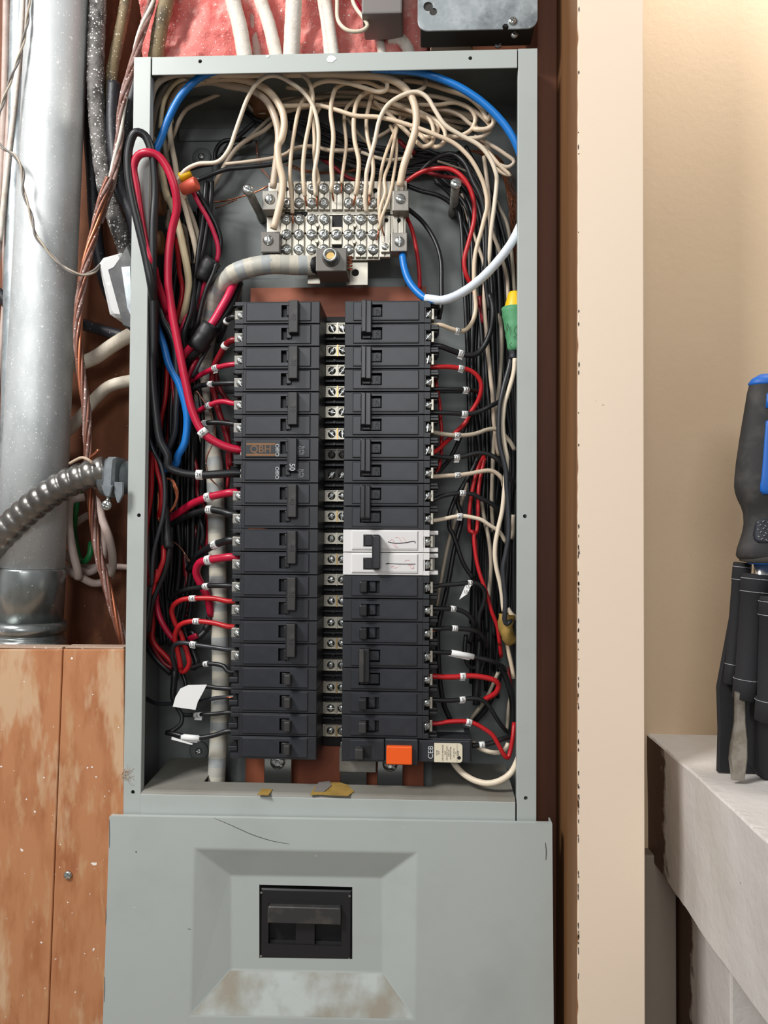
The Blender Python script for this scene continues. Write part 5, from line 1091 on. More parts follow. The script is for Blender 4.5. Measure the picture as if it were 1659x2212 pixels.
# ---------- left gutter background
lg_ = random.Random(21)
for i in range(26):
    f = i / 25; u0 = 325 + 120 * f; j = lambda q: lg_.uniform(-q, q)
    sp = 'p %.0f,%.0f,%d %.0f,%.0f %.0f,%.0f %.0f,%.0f,%d %.0f,%.0f %.0f,%.0f %.0f,%.0f,%d' % (380 + 60 * f + j(10), 470 + j(30), 80, 350 + 85 * f + j(8), 620, 335 + 95 * f + j(8), 760, u0 + j(8), 900 + j(20), 56 + lg_.randint(0, 36), u0 - 4 + j(8), 1080, u0 * .93 + 20 + j(10), 1220, 340 + 60 * f + j(10), 1360 + j(40), 76)
    wire('black wire in the packed bundle down the left side of the box', 'black', lg_.uniform(4.6, 6.2), sp, group='black wires bundled down the left side')
for i, (lab, col, r, sp) in enumerate((
 ('bright red wire hugging the left wall of the box', 'red', 5.8, 'N 60,1900,40 100,2200,34 | P 200,0,34 212,300,30 200,700 160,1000,30 125,1300 105,1700 130,2100,34 | R 120,250,36 160,500,44'),
 ('red wire passing behind the thin grey one near the left wall', 'red', 5, 'P 240,0,40 300,250,36 368,500,34 390,720 368,950,38 330,1100,48'),
 ('grey-black wire curving past the left screw hole', 'black_grey', 4.4, 'N 150,1850,20 | P 270,-10,20 380,200,18 430,430 445,750,18 405,1100,18 320,1400 250,1700,18 215,2212,20 | R 205,500,22 165,850 125,1200,26 95,1450,34'),
 ('bright red wire from the lowest tape wrap down to the crossing', 'red', 5.6, 'P 425,1570,28 420,1800,26 350,2000 270,2212,26 | R 330,250,26 270,450 225,660,30 215,800,38'),
 ('black wire from the lowest tape wrap, bending left at the crossing', 'black', 6, 'P 480,1000,30 500,1300,30 520,1600,28 | R 500,20,28 450,250 350,500,30 235,780,30 195,1000 160,1300,36'),
 ('shiny magenta wire sweeping into the red loops', 'crimson', 6.4, 'R 300,650,50 300,800,46 340,1000 400,1150,44 520,1340 620,1450,46 700,1520,56'),
 ('red wire at the bottom of the left bundle, upper one', 'red', 5.8, 'R 225,900,52 240,1150,50 225,1400 300,1550,48 450,1700 590,1860,50 640,1960,56'),
 ('dark red wire at the bottom of the left bundle, lower one', 'dark_red', 5.4, 'R 160,800,60 160,1200,58 200,1450,56 330,1700 450,1850 590,1930,58'),
 ('black wire bounding the bottom of the left bundle', 'black', 7.4, 'R 110,1200,60 110,1400,60 180,1600,58 290,1760 430,1900,58 560,2010,60'),
 ('dark crimson wire hanging behind wire 14', 'dark_red', 7, 'R 780,-60,78 800,150,76 820,400 848,650,76 862,850 810,1000 700,1050,78'),
 ('dark red wire behind the marker of wire 24', 'dark_red', 5.4, 'P 900,-20,66 960,150,64 1000,330,64 1010,700,66 1100,900 1180,1100,64 1185,1400 1165,1600,66'),
 ('thin red wire seen left of the blue curve, dropping straight', 'red', 5, 'N 390,1050,50 390,1200,48 370,1450 320,1700,48 310,1850,54'),
 ('dark crimson wire passing behind the blue curve', 'dark_red', 6, 'N 450,1100,62 440,1400,60 430,1700,62 400,2000,66'),
 ('thin red wire bowing right of the black one', 'red', 3.4, 'N 440,1150,58 478,1500 480,1800,56 440,2000 390,2080,60'),
 ('dark red wire from behind wire 34 to wire 30', 'dark_red', 6, 'N 960,1050,70 1010,1300,68 1100,1450 1150,1500,66'),
 ('dark red wire running down right behind the left terminals', 'dark_red', 4.6, 'N 1110,1700,66 1130,2100,66 | P 1520,0,66 1530,300 1510,600,68'),
 ('black wire dropping to the white folded flag', 'black', 7.6, 'R 600,1950,58 620,2100,54 | G 390,150,50 385,250 380,350,48 420,430,50'),
 ('dark blue-black wire beside it above the white flag', 'black', 4.8, 'G 440,170,66 470,260,64 450,330,62'),
 ('thick black wire behind the red loops', 'black', 7.6, 'R 760,1200,66 830,1420,64 930,1650,62 990,1850,60 930,1920,62'),
 ('black wire curling back beneath wire 12', 'black', 7, 'R 1200,1050,64 1220,1150 1120,1300,60 1000,1400,58 900,1300,62 830,1320,70'),
 ('red stub under wire 12 beside the black curl', 'crimson', 6.6, 'R 860,1420,56 960,1380,52 1000,1360,52'),
 ('crimson wire behind the marker of wire 22', 'dark_red', 5.6, 'P 900,1050,72 970,1300,70 1030,1550,70 1060,1700,74'),
 ('grey wire curving between the crimson ones', 'black_grey', 4, 'P 1030,1100,62 1080,1250,60 1090,1400 1060,1560,64'))):
    wire(lab, col, r, sp)
# lower left black pair with paper flags
w4 = wire('black wire under the big white paper flag', 'black', 5, 'G 770,290,30 690,285 620,275,36 500,300,40 410,420,44 440,480,44 435,540 370,595,40 325,608,38', None)
mb = MB(); Fp = [(485, 265), (620, 262), (585, 330), (555, 385), (538, 443), (375, 420), (395, 350), (430, 290)]
q = [path('G %f,%f,26' % p_)[0] for p_ in Fp]; mb.V = q + [v + Vector((0, .0005, 0)) for v in q]; n = len(q); mb.face(range(n), 'paper_white'); mb.face([n + i for i in reversed(range(n))], 'paper_white')
for i in range(n): mb.face((i, (i + 1) % n, n + (i + 1) % n, n + i), 'paper_white')
mb.build('paper_flag', w4, label='big white paper flag')
wire('black wire from the left wall passing behind the big paper flag', 'black_grey', 4.4, 'G 130,300,70 180,355,66 250,395,60 380,398,50 560,383,40 690,358 810,350,28')
mb = MB()
for dy in (0, 5): mb.tube(path('G 757,%d,27 812,%d,26' % (350 + dy, 351 + dy)), .0005, 'copper', 6)
o = mb.build('copper_tip', org=mb.V[0].copy()); tag(o, 'bare copper wire tip at the second single breaker of the left column', 'wire tip')
wire('black wire with a 4 marker and torn sticker', 'black', 4.6, 'G 770,462,28 690,470 600,475,34 560,478 470,480,44 430,470,54', ('4', 'G', 560, 478, 22, 8))
w2 = wire('black wire doubling back under a loose white sticker', 'black', 5.4, 'G 330,606,38 400,618,34 480,640,32 590,640,30 680,622 770,595,28', ('', 'G', 500, 640, 42, 5))
mb = MB(); q = [path('G %f,%f,28' % p_)[0] for p_ in ((368, 636), (520, 686), (513, 694), (365, 655))]; mb.V = q + [v + Vector((0, .0005, 0)) for v in q]; mb.face((0, 1, 2, 3), 'paper_white'); mb.face((7, 6, 5, 4), 'paper_white')
for i in range(4): mb.face((i, (i + 1) % 4, 4 + (i + 1) % 4, 4 + i), 'paper_white')
mb.build('sticker_end', w2)

# copper strands
def strands(lab, spec, n, rp, jit, m='copper', seed=1, group=None):
    rs = random.Random(seed); mb = MB(); P0 = spline(path(spec))
    for k in range(n):
        ph = rs.uniform(0, 6); a = rs.uniform(.3, 1) * jit
        P = [p + Vector((math.sin(i * .5 + ph), .5 * math.cos(i * .4 + ph), math.cos(i * .37 + ph) * .6)) * a * px(.03) * 1.0 for i, p in enumerate(P0)]
        mb.tube(P, rp * px(.03), m, 6)
    o = mb.build('copper_strands', org=P0[0].copy()); tag(o, lab, 'copper wire', group, 'stuff' if n > 3 else None); return o
strands('curled bunch of fine bare copper strands left of wire 24', 'P 470,420,30 560,440 620,560,28 650,700 610,870 530,1000,32', 9, .9, 3.5)
strands('fine copper strands hanging behind the second red wire', 'P 330,650,44 330,850 325,1000 350,1160,44', 5, .8, 2, seed=4)
strands('fine copper strands slanting toward wire 18', 'P 570,1490,60 690,1580 780,1720,58 860,1830 940,1930,60', 4, .8, 2, 'copper_dull', seed=5)
strands('pair of bare copper wires along the taped vertical cable', 'N 750,1350,46 850,1500 930,1660 965,1900,44 | P 1145,100,42 1165,280 1230,430 1330,530 1440,630,48', 2, 1.1, 1.6, 'copper_dull', seed=6)
strands('pair of bare copper wires reaching the neutral bar from the left', 'Z 820,1590,80 1000,1570 1180,1520,60 1300,1480 1450,1410,56', 2, 1.6, 2.2, seed=7)
strands('second pair of bare copper wires below the standoff', 'Z 850,1660,90 1000,1600 1100,1560,76', 2, 1.5, 1.5, 'copper_dull', seed=8)
strands('bare copper wires curving down behind the thick cream ones', 'Z 1310,905,92 1335,1080 1380,1220 1480,1340,88', 2, 1.5, 2, 'copper_dull', seed=9)
strands('tangle of fine bare copper near the upper right wall', 'B 930,600,84 1050,640 1130,720,82 1180,850 1200,1100 1210,1500,84', 12, .8, 12, 'copper_dark', seed=10)
strands('dim bare copper wires low behind the neutral wires', 'L 60,640,88 200,690 400,700 600,670 860,680,88', 5, 1, 8, 'copper_dark', seed=12)

# tape wraps, splices, nuts
def wrap(lab, spec, r0, r1, m, name='tape_wrap', cat='tape', rough=.05):
    P = spline(path(spec)); k = px(.03); mb = MB(); mb.tube(P, lambda q, l: (r0 + (r1 - r0) * q) * k * (1 + .04 * math.sin(l * 900)), m, 20)
    for i, v in enumerate(mb.V):
        a_ = (i % 20) * .314; c_ = P[min(i // 20, len(P) - 1)]; mb.V[i] = c_ + (v - c_) * (1 + rough * (math.sin(a_ * 3 + (v.z - P[0].z) * 260) * .5 + math.sin(a_ * 5 - v.z * 500) * .5))
    o = mb.build(name, org=P[0].copy()); tag(o, lab, cat); return o
wrap('black tape wrapped round a red and a black wire beside the left column', 'N 915,560,36 840,690,36 730,850,38', 20, 22, 'tape_black')
wrap('black tape wrap in front of the bend of the big taped cable', 'Y 1180,1200,40 1080,1350,40 1010,1520,42', 21, 19, 'tape_black')
wrap('slim black tape wrap above the lone bright red wire', 'P 470,900,28 475,1200,27 490,1450,26 515,1610,26', 5, 11, 'tape_black')
wrap('black tape wrap below the 13 wires at the lower left curl', 'R 1190,1020,60 1220,1120,60 1130,1280,58', 7, 9, 'tape_black')
# orange and yellow wire nuts
def nut(lab, base, tip, r0, r1, m, ribs=16):
    b = path(base)[0]; t_ = path(tip)[0]; ax = (t_ - b); L = ax.length; k = px(.03); mb = MB()
    prof = [(r0 * k * .9, 0), (r0 * k, L * .05), (r0 * k, L * .25), (r1 * k, L * .92), (r1 * k * .8, L)]
    mb.lathe(prof, b, ax, m, 36)
    n = 36
    for i, v in enumerate(mb.V):
        if i % 2 and n * 1 < i < n * 4: d = v - (b + ax.normalized() * (v - b).dot(ax.normalized())); mb.V[i] = v - d * .07
    o = mb.build('wire_nut', org=b.copy()); tag(o, lab, 'wire connector'); return o
nut('orange wire nut in the left gutter, level with the top of the neutral bar', 'Z 650,1375,26', 'Z 478,1455,30', 15, 13, 'nut_orange')
nut('yellow wire nut peeking out above the orange one', 'Z 460,1320,36', 'Z 585,1260,36', 11, 8, 'nut_yellow')
nut('small yellow wire nut deep behind the crimson wire', 'Y 440,2050,52', 'Y 430,1850,52', 8, 6, 'nut_yellow')
yn = nut('large ribbed yellow wire nut above the green tape at the right edge', 'p 1110,680,18', 'p 1112,631,18', 22, 14, 'nut_yellow')
gt = wrap('green tape with pencil scribbles wrapped under the yellow wire nut', 'p 1108,666,18 1109,710,17 1110,758,17', 25, 12.5, 'tape_green', rough=.03)
mb = MB()
for sp in ('D0', ):
    for seg_ in ('S 1330,470,5 1360,620 1365,480 1395,600', 'S 1560,480,3 1480,620 1530,700 1470,720 1550,760', 'S 1440,820,7 1400,870 1440,900'):
        P = spline([at(FR['S'][0] + float(t_.split(',')[0]) / 8.195, FR['S'][1] + float(t_.split(',')[1]) / 8.195, .0055) for t_ in seg_.split()[1:]], .001); mb.tube(P, .00022, 'ink_black', 5)
mb.build('pencil_scribble', gt)
wrap('short grey-black sleeve below the green tape', 'S 1455,950,17 1455,1110,17', 9.5, 8.5, 'wire_black_grey', 'cable_sleeve', 'cable sleeve')
mt = wrap('crumpled masking tape wrapped on a splice low at the right edge', 'U 1345,1700,26 1330,1900,26 1370,2080,28 1430,2180,32', 17, 13, 'tape_masking', rough=.16)
wire('pale wire running from the masking-tape splice into the right wall', 'cream_pale', 5.4, 'U 1360,1590,30 1420,1680,30 1500,1750 1600,1800,34')
wire('pale wire between the yellow splice and the front cream one', 'cream_yellow', 3, 'T 1270,820,30 1330,860,30 1390,900,34', None)
# big grey taped feeder: top bend and vertical run
P = spline(path('p 682,573,46 640,573,42 590,571,38 545,577,38 505,592,42 475,622,52 458,670,62 447,730,68 438,800,70 436,864,70 447,936,68 461,994,66 467,1116,66 471,1260,66 474,1347,66 477,1460,66 475,1520,64 471,1611,60 467,1690,56 462,1760,56'), .002)
mb = MB(); k = px(.05); mb.tube(P, lambda q, l: (20.5 if l < .1 else 19) * k * (1 + .02 * ((l / .009) % 1)), lambda l, a: ('tape_cream', 'tape_bluegrey', 'tape_cream', 'tape_greyish', 'tape_cream', 'tape_bluegrey', 'tape_greyish')[int((l + .002 * abs(a - .5)) / .0098) % 7], 24)
fd = mb.build('taped_feeder_cable', org=P[40].copy()); tag(fd, 'thick cable wound in cream and grey tape running from the main lug', 'cable')
mb = MB(); mb.tube(path('p 664,573,44 690,573,44'), 19 * k, 'tape_black', 20); mb.build('black_end', fd, label='black stripped end')

# ================================================================== OUTSIDE THE BOX
def pipe(name, lab, cat, u0, v0, u1, v1, rp, y, m, prof=None, sides=40):
    a = at(u0, v0, y); b = at(u1, v1, y); mb = MB(); r = rp * px(y)
    n = 60; mb.tube([a.lerp(b, i / n) for i in range(n + 1)], r, m, sides); o = mb.build(name, org=b.copy()); tag(o, lab, cat); return o, a, b, r
# big conduit: axis through the frame, coupling and collar at its foot
yC = .064
cu, cv, cb = 126, 0, 62
a = at(137, -230, yC); b = at(58, 1395, yC); ax = (b - a).normalized(); L = (b - a).length; r = 71 * px(yC)
hp = lambda v: (at(137 - (v + 230) * 79 / 1625, v, yC) - a).dot(ax)
mb = MB(); mb.lathe([(r * .93, 0), (r * .93, hp(300)), (r * .96, hp(900)), (r, hp(1226))], a, ax, 'galvanised', 48)
cdt = mb.build('metal_conduit', org=b.copy()); tag(cdt, 'big galvanised steel conduit splashed with white paint, left of the panel', 'conduit')
mb = MB(); R2 = 74 * px(yC); mb.lathe([(r * .9, hp(1226)), (R2 * .985, hp(1227)), (R2, hp(1232)), (R2 * .985, hp(1342))], a, ax, 'galvanised_lower', 48); mb.build('coupling', cdt)
mb = MB(); q = lambda v, d: (R2 + d * px(yC), hp(v)); mb.lathe([q(1340, -1), q(1343, 6), q(1352, 9), q(1362, 8), q(1366, 1), q(1370, -1), q(1372, 3), q(1376, 2), q(1379, 3), q(1382, 7), q(1396, 7)], a, ax, 'galvanised_lower', 48); mb.build('end_collar', cdt)
pipe('metal_conduit', 'slimmer pale grey conduit half hidden behind the big one', 'conduit', 50, -200, 12, 1500, 23, .118, 'box_steel')
# cables at the far left and above
def cable(lab, col, rp, spec, sides=14, name='sheathed_cable', cat='cable', group=None, jit=0):
    P = spline(path(spec), .004); mb = MB(); k = px(.08); ph = random.random() * 9
    f = (lambda q, l: rp * k * (1 + jit * math.sin(l * 420 + ph) * math.sin(l * 173 + ph))) if jit else rp * k
    mb.tube(P, f, col, sides); o = mb.build(name, org=P[len(P) // 2].copy()); tag(o, lab, cat, group); return o
cable('pinkish painted cable at the extreme left edge of the picture', 'cable_pinkish', 7, 'p 14,-120,110 12,60 9,200 4,330 -4,520,110')
cable('pale cable second from the extreme left edge', 'cable_pinkish', 7.5, 'p 36,-120,112 33,40 28,140 20,260 8,420 -10,600,112')
cable('pale cable third from the extreme left edge', 'cable_painted', 6, 'p 52,-120,104 48,20 42,120 30,240 14,380 0,520,104')
cable('dim cable low at the extreme left edge beside the conduit', 'cable_pinkish', 7, 'p 6,420,128 12,620 2,760 -8,900 10,1100,128')
cable('dark cable crossing behind the conduit at the far left', 'cable_black', 12, 'p -40,610,120 0,635 40,690 120,700,125')
# thin twisted pair
def twisted(lab, spec, n, rs, rt, pitch, mats, name='twisted_pair', cat='wire', sides=8):
    P = spline(path(spec), .002); K = len(P); acc = [0]
    for i in range(1, K): acc.append(acc[-1] + (P[i] - P[i - 1]).length)
    nrm = None; fr_ = []
    for i in range(K):
        tn = (P[min(i + 1, K - 1)] - P[max(i - 1, 0)]).normalized()
        if nrm is None: nrm = Vector((0, -1, 0)) - tn * tn.dot(Vector((0, -1, 0)))
        nrm = (nrm - tn * nrm.dot(tn)).normalized(); fr_.append((nrm.copy(), tn.cross(nrm)))
    mb = MB()
    for s_ in range(n):
        if n > 4 and s_ == n - 1: Q_ = P
        else: Q_ = [P[i] + (fr_[i][0] * math.cos(acc[i] / pitch * 6.283 + s_ * 6.283 / (n - (n > 4))) + fr_[i][1] * math.sin(acc[i] / pitch * 6.283 + s_ * 6.283 / (n - (n > 4)))) * rt for i in range(K)]
        mb.tube(Q_, rs, mats[s_ % len(mats)], sides)
    o = mb.build(name, org=P[K // 2].copy()); tag(o, lab, cat); return o
kk = px(.02)
twisted('thin twisted white and dark pair crossing the front of the conduit', 'p 72,-60,30 62,10 58,50,26 42,120 22,175 2,235,20 -14,290,16 4,318 30,335,14 48,365 50,410 66,460 78,510 96,533 120,560 150,585,18 178,594 205,585 215,572,30', 2, 2.4 * kk, 2.2 * kk, .05, ['wire_cream_grey', 'plastic_grey'])
# speckled cables right of the conduit
cable('thick cable crusted with white paint specks beside the big conduit', 'cable_speckled', 19, 'p 214,-150,70 211,0 207,110 207,200,72 216,320 232,420 252,480,80 280,560,96', jit=.05)
cable('tan speckled cable right of the paint-crusted one', 'cable_tan', 13, 'p 284,-150,92 272,0 255,90 240,170,86 238,250 246,330 262,400,88 285,470,96', jit=.05)
cable('dark cable squeezed behind the paint-crusted one', 'cable_black', 15, 'p 190,150,110 192,260 200,370,108 205,470 215,560,116 240,640,122 290,700,124')
cable('glossy black cable emerging below the tan one', 'cable_black', 14, 'p 246,180,74 243,260 248,340,70 262,410 286,470,74 300,540,90')
cable('dark speckled cable at the upper left corner of the panel', 'cable_tan', 17, 'p 372,-150,78 360,0,78 346,60 336,130,84 325,220,96', jit=.05)
cable('speckled cable tucked behind the copper bundle near the box wall', 'cable_speckled', 12, 'p 232,400,112 248,480 272,540,108 300,600,110', jit=.05)
cable('black cable behind the copper bundle at the corner of the box', 'cable_black', 16, 'p 300,150,100 278,260,100 270,340 280,440,104 300,520,108')
# painted copper bundle coming over the top and the bare one below
twisted('bundle of painted copper strands running from the top over the corner', 'p 338,-120,72 328,0,70 306,70,64 290,130 272,190,58 262,240 258,300,60 250,350,62 240,400,56 226,440,54 214,480,60', 6, 4.2 * kk, 6 * kk, .16, ['copper_painted', 'copper_painted', 'cable_painted', 'copper_painted', 'copper_painted', 'copper_dull'], 'copper_bundle', 'copper cable')
twisted('bare twisted copper earth cable running down between conduit and panel', 'p 236,385,50 218,440 204,500,44 192,545 180,600,38 171,660 168,730,34 176,810 186,880,34 190,960,36 196,1060,44 210,1180 235,1280 262,1370,44 290,1450,56', 7, 4.0 * kk, 6.6 * kk, .15, ['copper_dull', 'copper_painted', 'copper_dull', 'copper'], 'earth_cable', 'copper cable')
# cables entering the left side of the box
cable('dark grey cable entering the panel side above the fat white one', 'cable_black', 13, 'p 150,690,118 182,702,112 215,712 250,722,104 300,736,98 352,742,94')
cable('fat white cable entering the left side of the panel', 'cable_white', 16, 'p 60,800,110 150,790,108 200,775 245,745,100 285,722,92 320,708,88 352,700,86')
cable('white cable curving up to the left side of the panel', 'cable_white', 13.5, 'p 60,960,120 140,935,116 175,900 205,862,108 236,835 285,822,98 320,818,94 354,814,92')
# coil of pinkish cables at the lower left and the green wire
cable('pinkish cable of the hanging coil, front left strand', 'cable_pinkish', 9, 'M 350,960,100 190,1000,94 160,1150,88 165,1350,86 205,1600,86 265,1850,88 270,1930,92')
cable('pinkish cable of the hanging coil, right strand', 'cable_pinkish', 9, 'M 420,940,104 510,1050,98 560,1230,92 640,1450,88 680,1650 680,1800 650,1900,92')
cable('pinkish cable of the hanging coil, inner right strand', 'cable_pinkish', 7.5, 'M 520,1100,112 575,1300,110 585,1500 575,1690,112')
cable('pinkish cable of the hanging coil, lowest sweep', 'cable_pinkish', 8.5, 'M -20,1600,108 60,1750,106 180,1860,102 320,1930,100 450,1990 560,1975,100 600,1900,106')
cable('pinkish cable of the hanging coil, middle sweep', 'cable_pinkish', 8.5, 'M 20,1500,118 90,1600,116 190,1730,114 300,1830,112 400,1860 490,1810,114 560,1700,120')
cable('pinkish cable passing low behind the coil', 'cable_pinkish', 7, 'M -20,1700,126 60,1800,124 200,1800 ,124 | M 700,1790,126 910,1806,126'.replace(' ,124', ',124'))
cable('short pinkish cable slanting behind the green wire', 'cable_pinkish', 8, 'M 60,1370,124 200,1310,122 300,1230 400,1170,124')
cable('green insulated wire looping inside the coil', 'wire_green', 6.6, 'M 300,850,104 270,950,100 245,1100,100 225,1280,110 230,1450,128 290,1690,118 350,1730,110 410,1650,108 425,1500,112', name='insulated_wire', cat='wire')
# flexible conduit and its connector
P = spline(path('p -110,1290,34 -60,1226,30 0,1160,24 50,1112,20 95,1075,16 140,1047,14 185,1028,14 232,1015,16'), .0012)
mb = MB(); R0 = 33 * px(.0); pit = .0128
mb.tube(P, lambda q, l: R0 * (.84 + .16 * abs(math.sin(math.pi * l / pit)) ** .6), 'flex_steel', 32); fx_ = mb.build('flexible_conduit', org=P[len(P) // 2].copy()); tag(fx_, 'ribbed flexible steel conduit curving into the left side of the panel', 'flexible conduit')
a = at(222, 1020, .02); e1 = at(300, 1030, .024)
cn = thing('conduit_connector', 'cast metal conduit connector clamped to the left wall of the panel', 'conduit connector', (a.x, .03, a.z))
mb = MB(); k = px(.02); mb.lathe([(40 * k, 0), (42 * k, .003), (42 * k, .020), (38 * k, .022), (36 * k, -at(219, 1028, .02).x - .0002)], (at(219, 1028, .02).x, .024, at(250, 1031, .02).z), (1, 0, 0), 'connector_steel', 36, sx=1, sy=1); mb.build('body', cn)
mb = MB(); u = lambda x, y, d: at(120 + x / 5.53, 900 + y / 5.53, d)
for (lo, hi, d0, d1) in (((545, 870), (675, 950), -.016, .012),):
    p0 = u(540, 820, d0); p1 = u(680, 960, d0); mb.prism([(p0.x, p0.z), (p0.x + .003, p1.z + .003), (p0.x + .006, p1.z), (p1.x - .003, p1.z), (p1.x, p0.z)], d0, d1, 'connector_steel', .001)
p0 = u(700, 780, -.012); p1 = u(800, 1030, -.012); mb.prism([(p0.x, p0.z), (p0.x, u(0, 900, -.012).z), (p1.x - .006, p1.z), (p1.x - .004, p1.z), (p1.x, u(0, 930, -.012).z), (p1.x, p0.z)], -.012, -.009, 'connector_steel', .0005); mb.prism([(q_.x, q_.z) for q_ in [u(a_, b_, -.010) for a_, b_ in ((620, 478), (575, 530), (548, 640), (535, 860), (575, 900), (655, 905), (690, 860), (700, 600), (715, 478))]], -.010, .03, 'connector_steel', .003); mb.build('clamp_ear', cn)
p0 = u(640, 950, -.002); p1 = u(615, 1060, -.008); mb = MB(); mb.tube([p0, p1], lambda q, l: .0026 * (1 + .12 * math.sin(l * 4200)), 'zinc', 14); 
mb.build('screw_shank', cn); sh_ = screw(cn, p1 + Vector((0, -.001, 0)), .0056, .4, 'cross', 'zinc', 'screw_head')
# fine copper wire end tied on top of the flexible conduit
cable('frayed tan cord tied above the flexible conduit', 'fibre', 3, 'M 170,560,6 240,520,2 320,490,-2 400,520,-4 440,560,-2', name='tie_cord', cat='cord')
cable('short bright copper end sticking out of the cord knot', 'copper', 2.4, 'M 405,500,20 460,450,14 515,395,10', name='copper_tip', cat='wire tip')
# plastic cable connector on the box's side
pc = thing('cable_connector', 'white plastic cable connector with a dark striped collar on the left wall', 'cable connector', at(250, 690, .03))
Pq = lambda pts, d: [(at(u_, v_, d).x, at(u_, v_, d).z) for u_, v_ in pts]
mb = MB(); mb.prism(Pq([(212, 570), (222, 556), (262, 545), (285, 600), (287, 690), (248, 686), (236, 678)], .03), .028, .075, 'plastic_white', .004); mb.build('shell', pc)
mb = MB(); mb.prism(Pq([(234, 583), (246, 577), (278, 530), (288, 560), (288, 712), (268, 705)], .014), .012, .07, 'plastic_dark', .0015); mb.build('collar', pc)
mb = MB(); mb.prism(Pq([(262, 577), (284, 575), (288, 690), (276, 668)], .010), .008, .03, 'box_steel', .001); mb.build('saddle', pc)
# wisps of fibre on the box's lower left corner
mb = MB(); rf = random.Random(2)
for i in range(20):
    s0 = at(264 + rf.uniform(-3, 6), 1668 + rf.uniform(-8, 12), -.001); P = [s0]
    for k_ in range(4): P.append(P[-1] + Vector((rf.uniform(-.001, .0045), rf.uniform(-.001, .001), rf.uniform(-.0035, .003))))
    mb.tube(spline(P, .002), .00016, 'fibre', 5)
o = mb.build('wood_fibres', org=mb.V[0].copy()); tag(o, 'frayed wisps of fibre at the lower left edge of the box', 'fibres', kind='stuff')

# painted cables dropping into the top of the box
top = [('broad white-painted cable, leftmost of those entering the top of the panel', 'p 488,-160,70 503,0,70 517,55 531,135,70', 17),
       ('thin pinkish cable behind the second painted one entering the top', 'p 545,-120,100 549,30,96 553,75 557,135,92', 10),
       ('pinkish painted cable leaning right, third into the top of the panel', 'p 540,-120,80 563,0,78 580,50 600,135,76', 15),
       ('thin cable wedged between the leaning cable and the straight one', 'p 566,30,108 572,80 576,135,104', 6),
       ('straight broad white-painted cable in the middle of the top entry', 'p 640,-160,74 635,0,72 632,60 629,135,70', 18),
       ('white-painted double cable right of the middle of the top entry', 'p 690,-160,76 704,0,74 713,60 724,135,72', 12),
       ('left half of the white double cable entering the top', 'p 678,-160,82 694,0,80 703,60 710,135,78', 9),
       ('short pale cable beside the thin white loop above the panel', 'p 792,20,104 806,35,100 816,70 829,135,96', 10),
       ('dark cable below the grey device above the panel', 'p 842,10,104 844,50,102 838,85,104', 12),
       ('rounded pinkish cable just left of the steel box', 'p 842,86,96 862,84,92 878,100 890,130,92', 13)]
for lab, sp, r_c in top: cable(lab, 'cable_painted' if r_c > 11 or 'white' in lab else 'cable_pinkish', r_c, sp, jit=.03)
cable('thin white wire hanging in a loop above the panel', 'wire_cream_pale', 4.2, 'O 585,-200,60 583,0,58 590,95,52 630,133,50 690,135 716,112,52 695,75 665,35 648,-10,58 640,-200,66', name='insulated_wire', cat='wire')
cable('red wire curving behind the grey device', 'wire_crimson', 6, 'O 640,-60,90 655,0,86 675,30,88 690,60,92', name='insulated_wire', cat='wire')
dv = thing('grey_device_box', 'smooth grey box partly out of view above the panel', 'box', at(825, 30, .05))
mb = MB(); p = at(781, 30, .04); q = at(870, -150, .04); mb.box((p.x, .04, p.z), (q.x, .09, q.z), 'plastic_grey', .002); mb.build('housing', dv)
p = at(815, 32, .055); q = at(868, 40, .055); mb = MB(); mb.box((p.x, .05, q.z), (q.x, .085, p.z + .002), 'pit_black', .001); mb.build('dark_base', dv)
# junction box with its cover
jb = thing('junction_box', 'galvanised junction box with a keyhole in its cover, above the right of the panel', 'junction box', at(1030, 100, .02))
yj = -.004
p = at(902, 67, yj); q = at(1162, -190, yj); mb = MB(); mb.prism(rrect(p.x, q.x, p.z, q.z, .011, 6), yj, yj + .0016, 'box_steel', .0004); cv_ = mb.build('cover', jb)
c = MB(); k = at(925, 14, yj); c.prism(ring(k.x, k.z, .0052), yj - .01, yj + .01, 'hole_black'); cut(cv_, c); c = MB(); k = at(936, 25, yj); c.prism(ring(k.x, k.z, .0042), yj - .01, yj + .01, 'hole_black'); cut(cv_, c)
c = MB(); k = at(1108, 45, yj); c.prism(ring(k.x, k.z, .0046), yj - .01, yj + .01, 'hole_black'); cut(cv_, c); c = MB(); k = at(1092, 58, yj); c.prism(ring(k.x, k.z, .0034), yj - .01, yj + .01, 'hole_black'); cut(cv_, c)
k = at(1107, 46, yj); screw(jb, (k.x, yj, k.z), .0044, .5, 'cross', 'zinc', 'cover_screw')
p = at(908, 64, 0); q = at(1156, -190, 0); mb = MB(); mb.box((p.x, yj + .0018, p.z), (q.x, .034, q.z), 'steel_dark', .002); mb.build('box_body', jb)
for (u_, v_, y_) in ((1076, 97, .03), (1111, 75, .008)):
    k = at(u_, v_, y_); screw(jb, k, .0042, .2, 'cross', 'zinc', 'side_screw')
mb = MB(); p = at(975, 108, .05); mb.lathe([(.024, 0), (.024, .006), (.020, .008), (.010, .0085)], (p.x, .05, p.z - .004), (0, 0, 1), 'fibre', 30); o = mb.build('knockout_ring', org=Vector((p.x, .05, p.z))); tag(o, 'tan rounded bushing on the box top below the junction box', 'bushing')
cable('crimson wire visible through the keyhole of the junction box', 'wire_crimson', 5, 'p 918,0,14 932,22,14 944,40,14', name='insulated_wire', cat='wire')
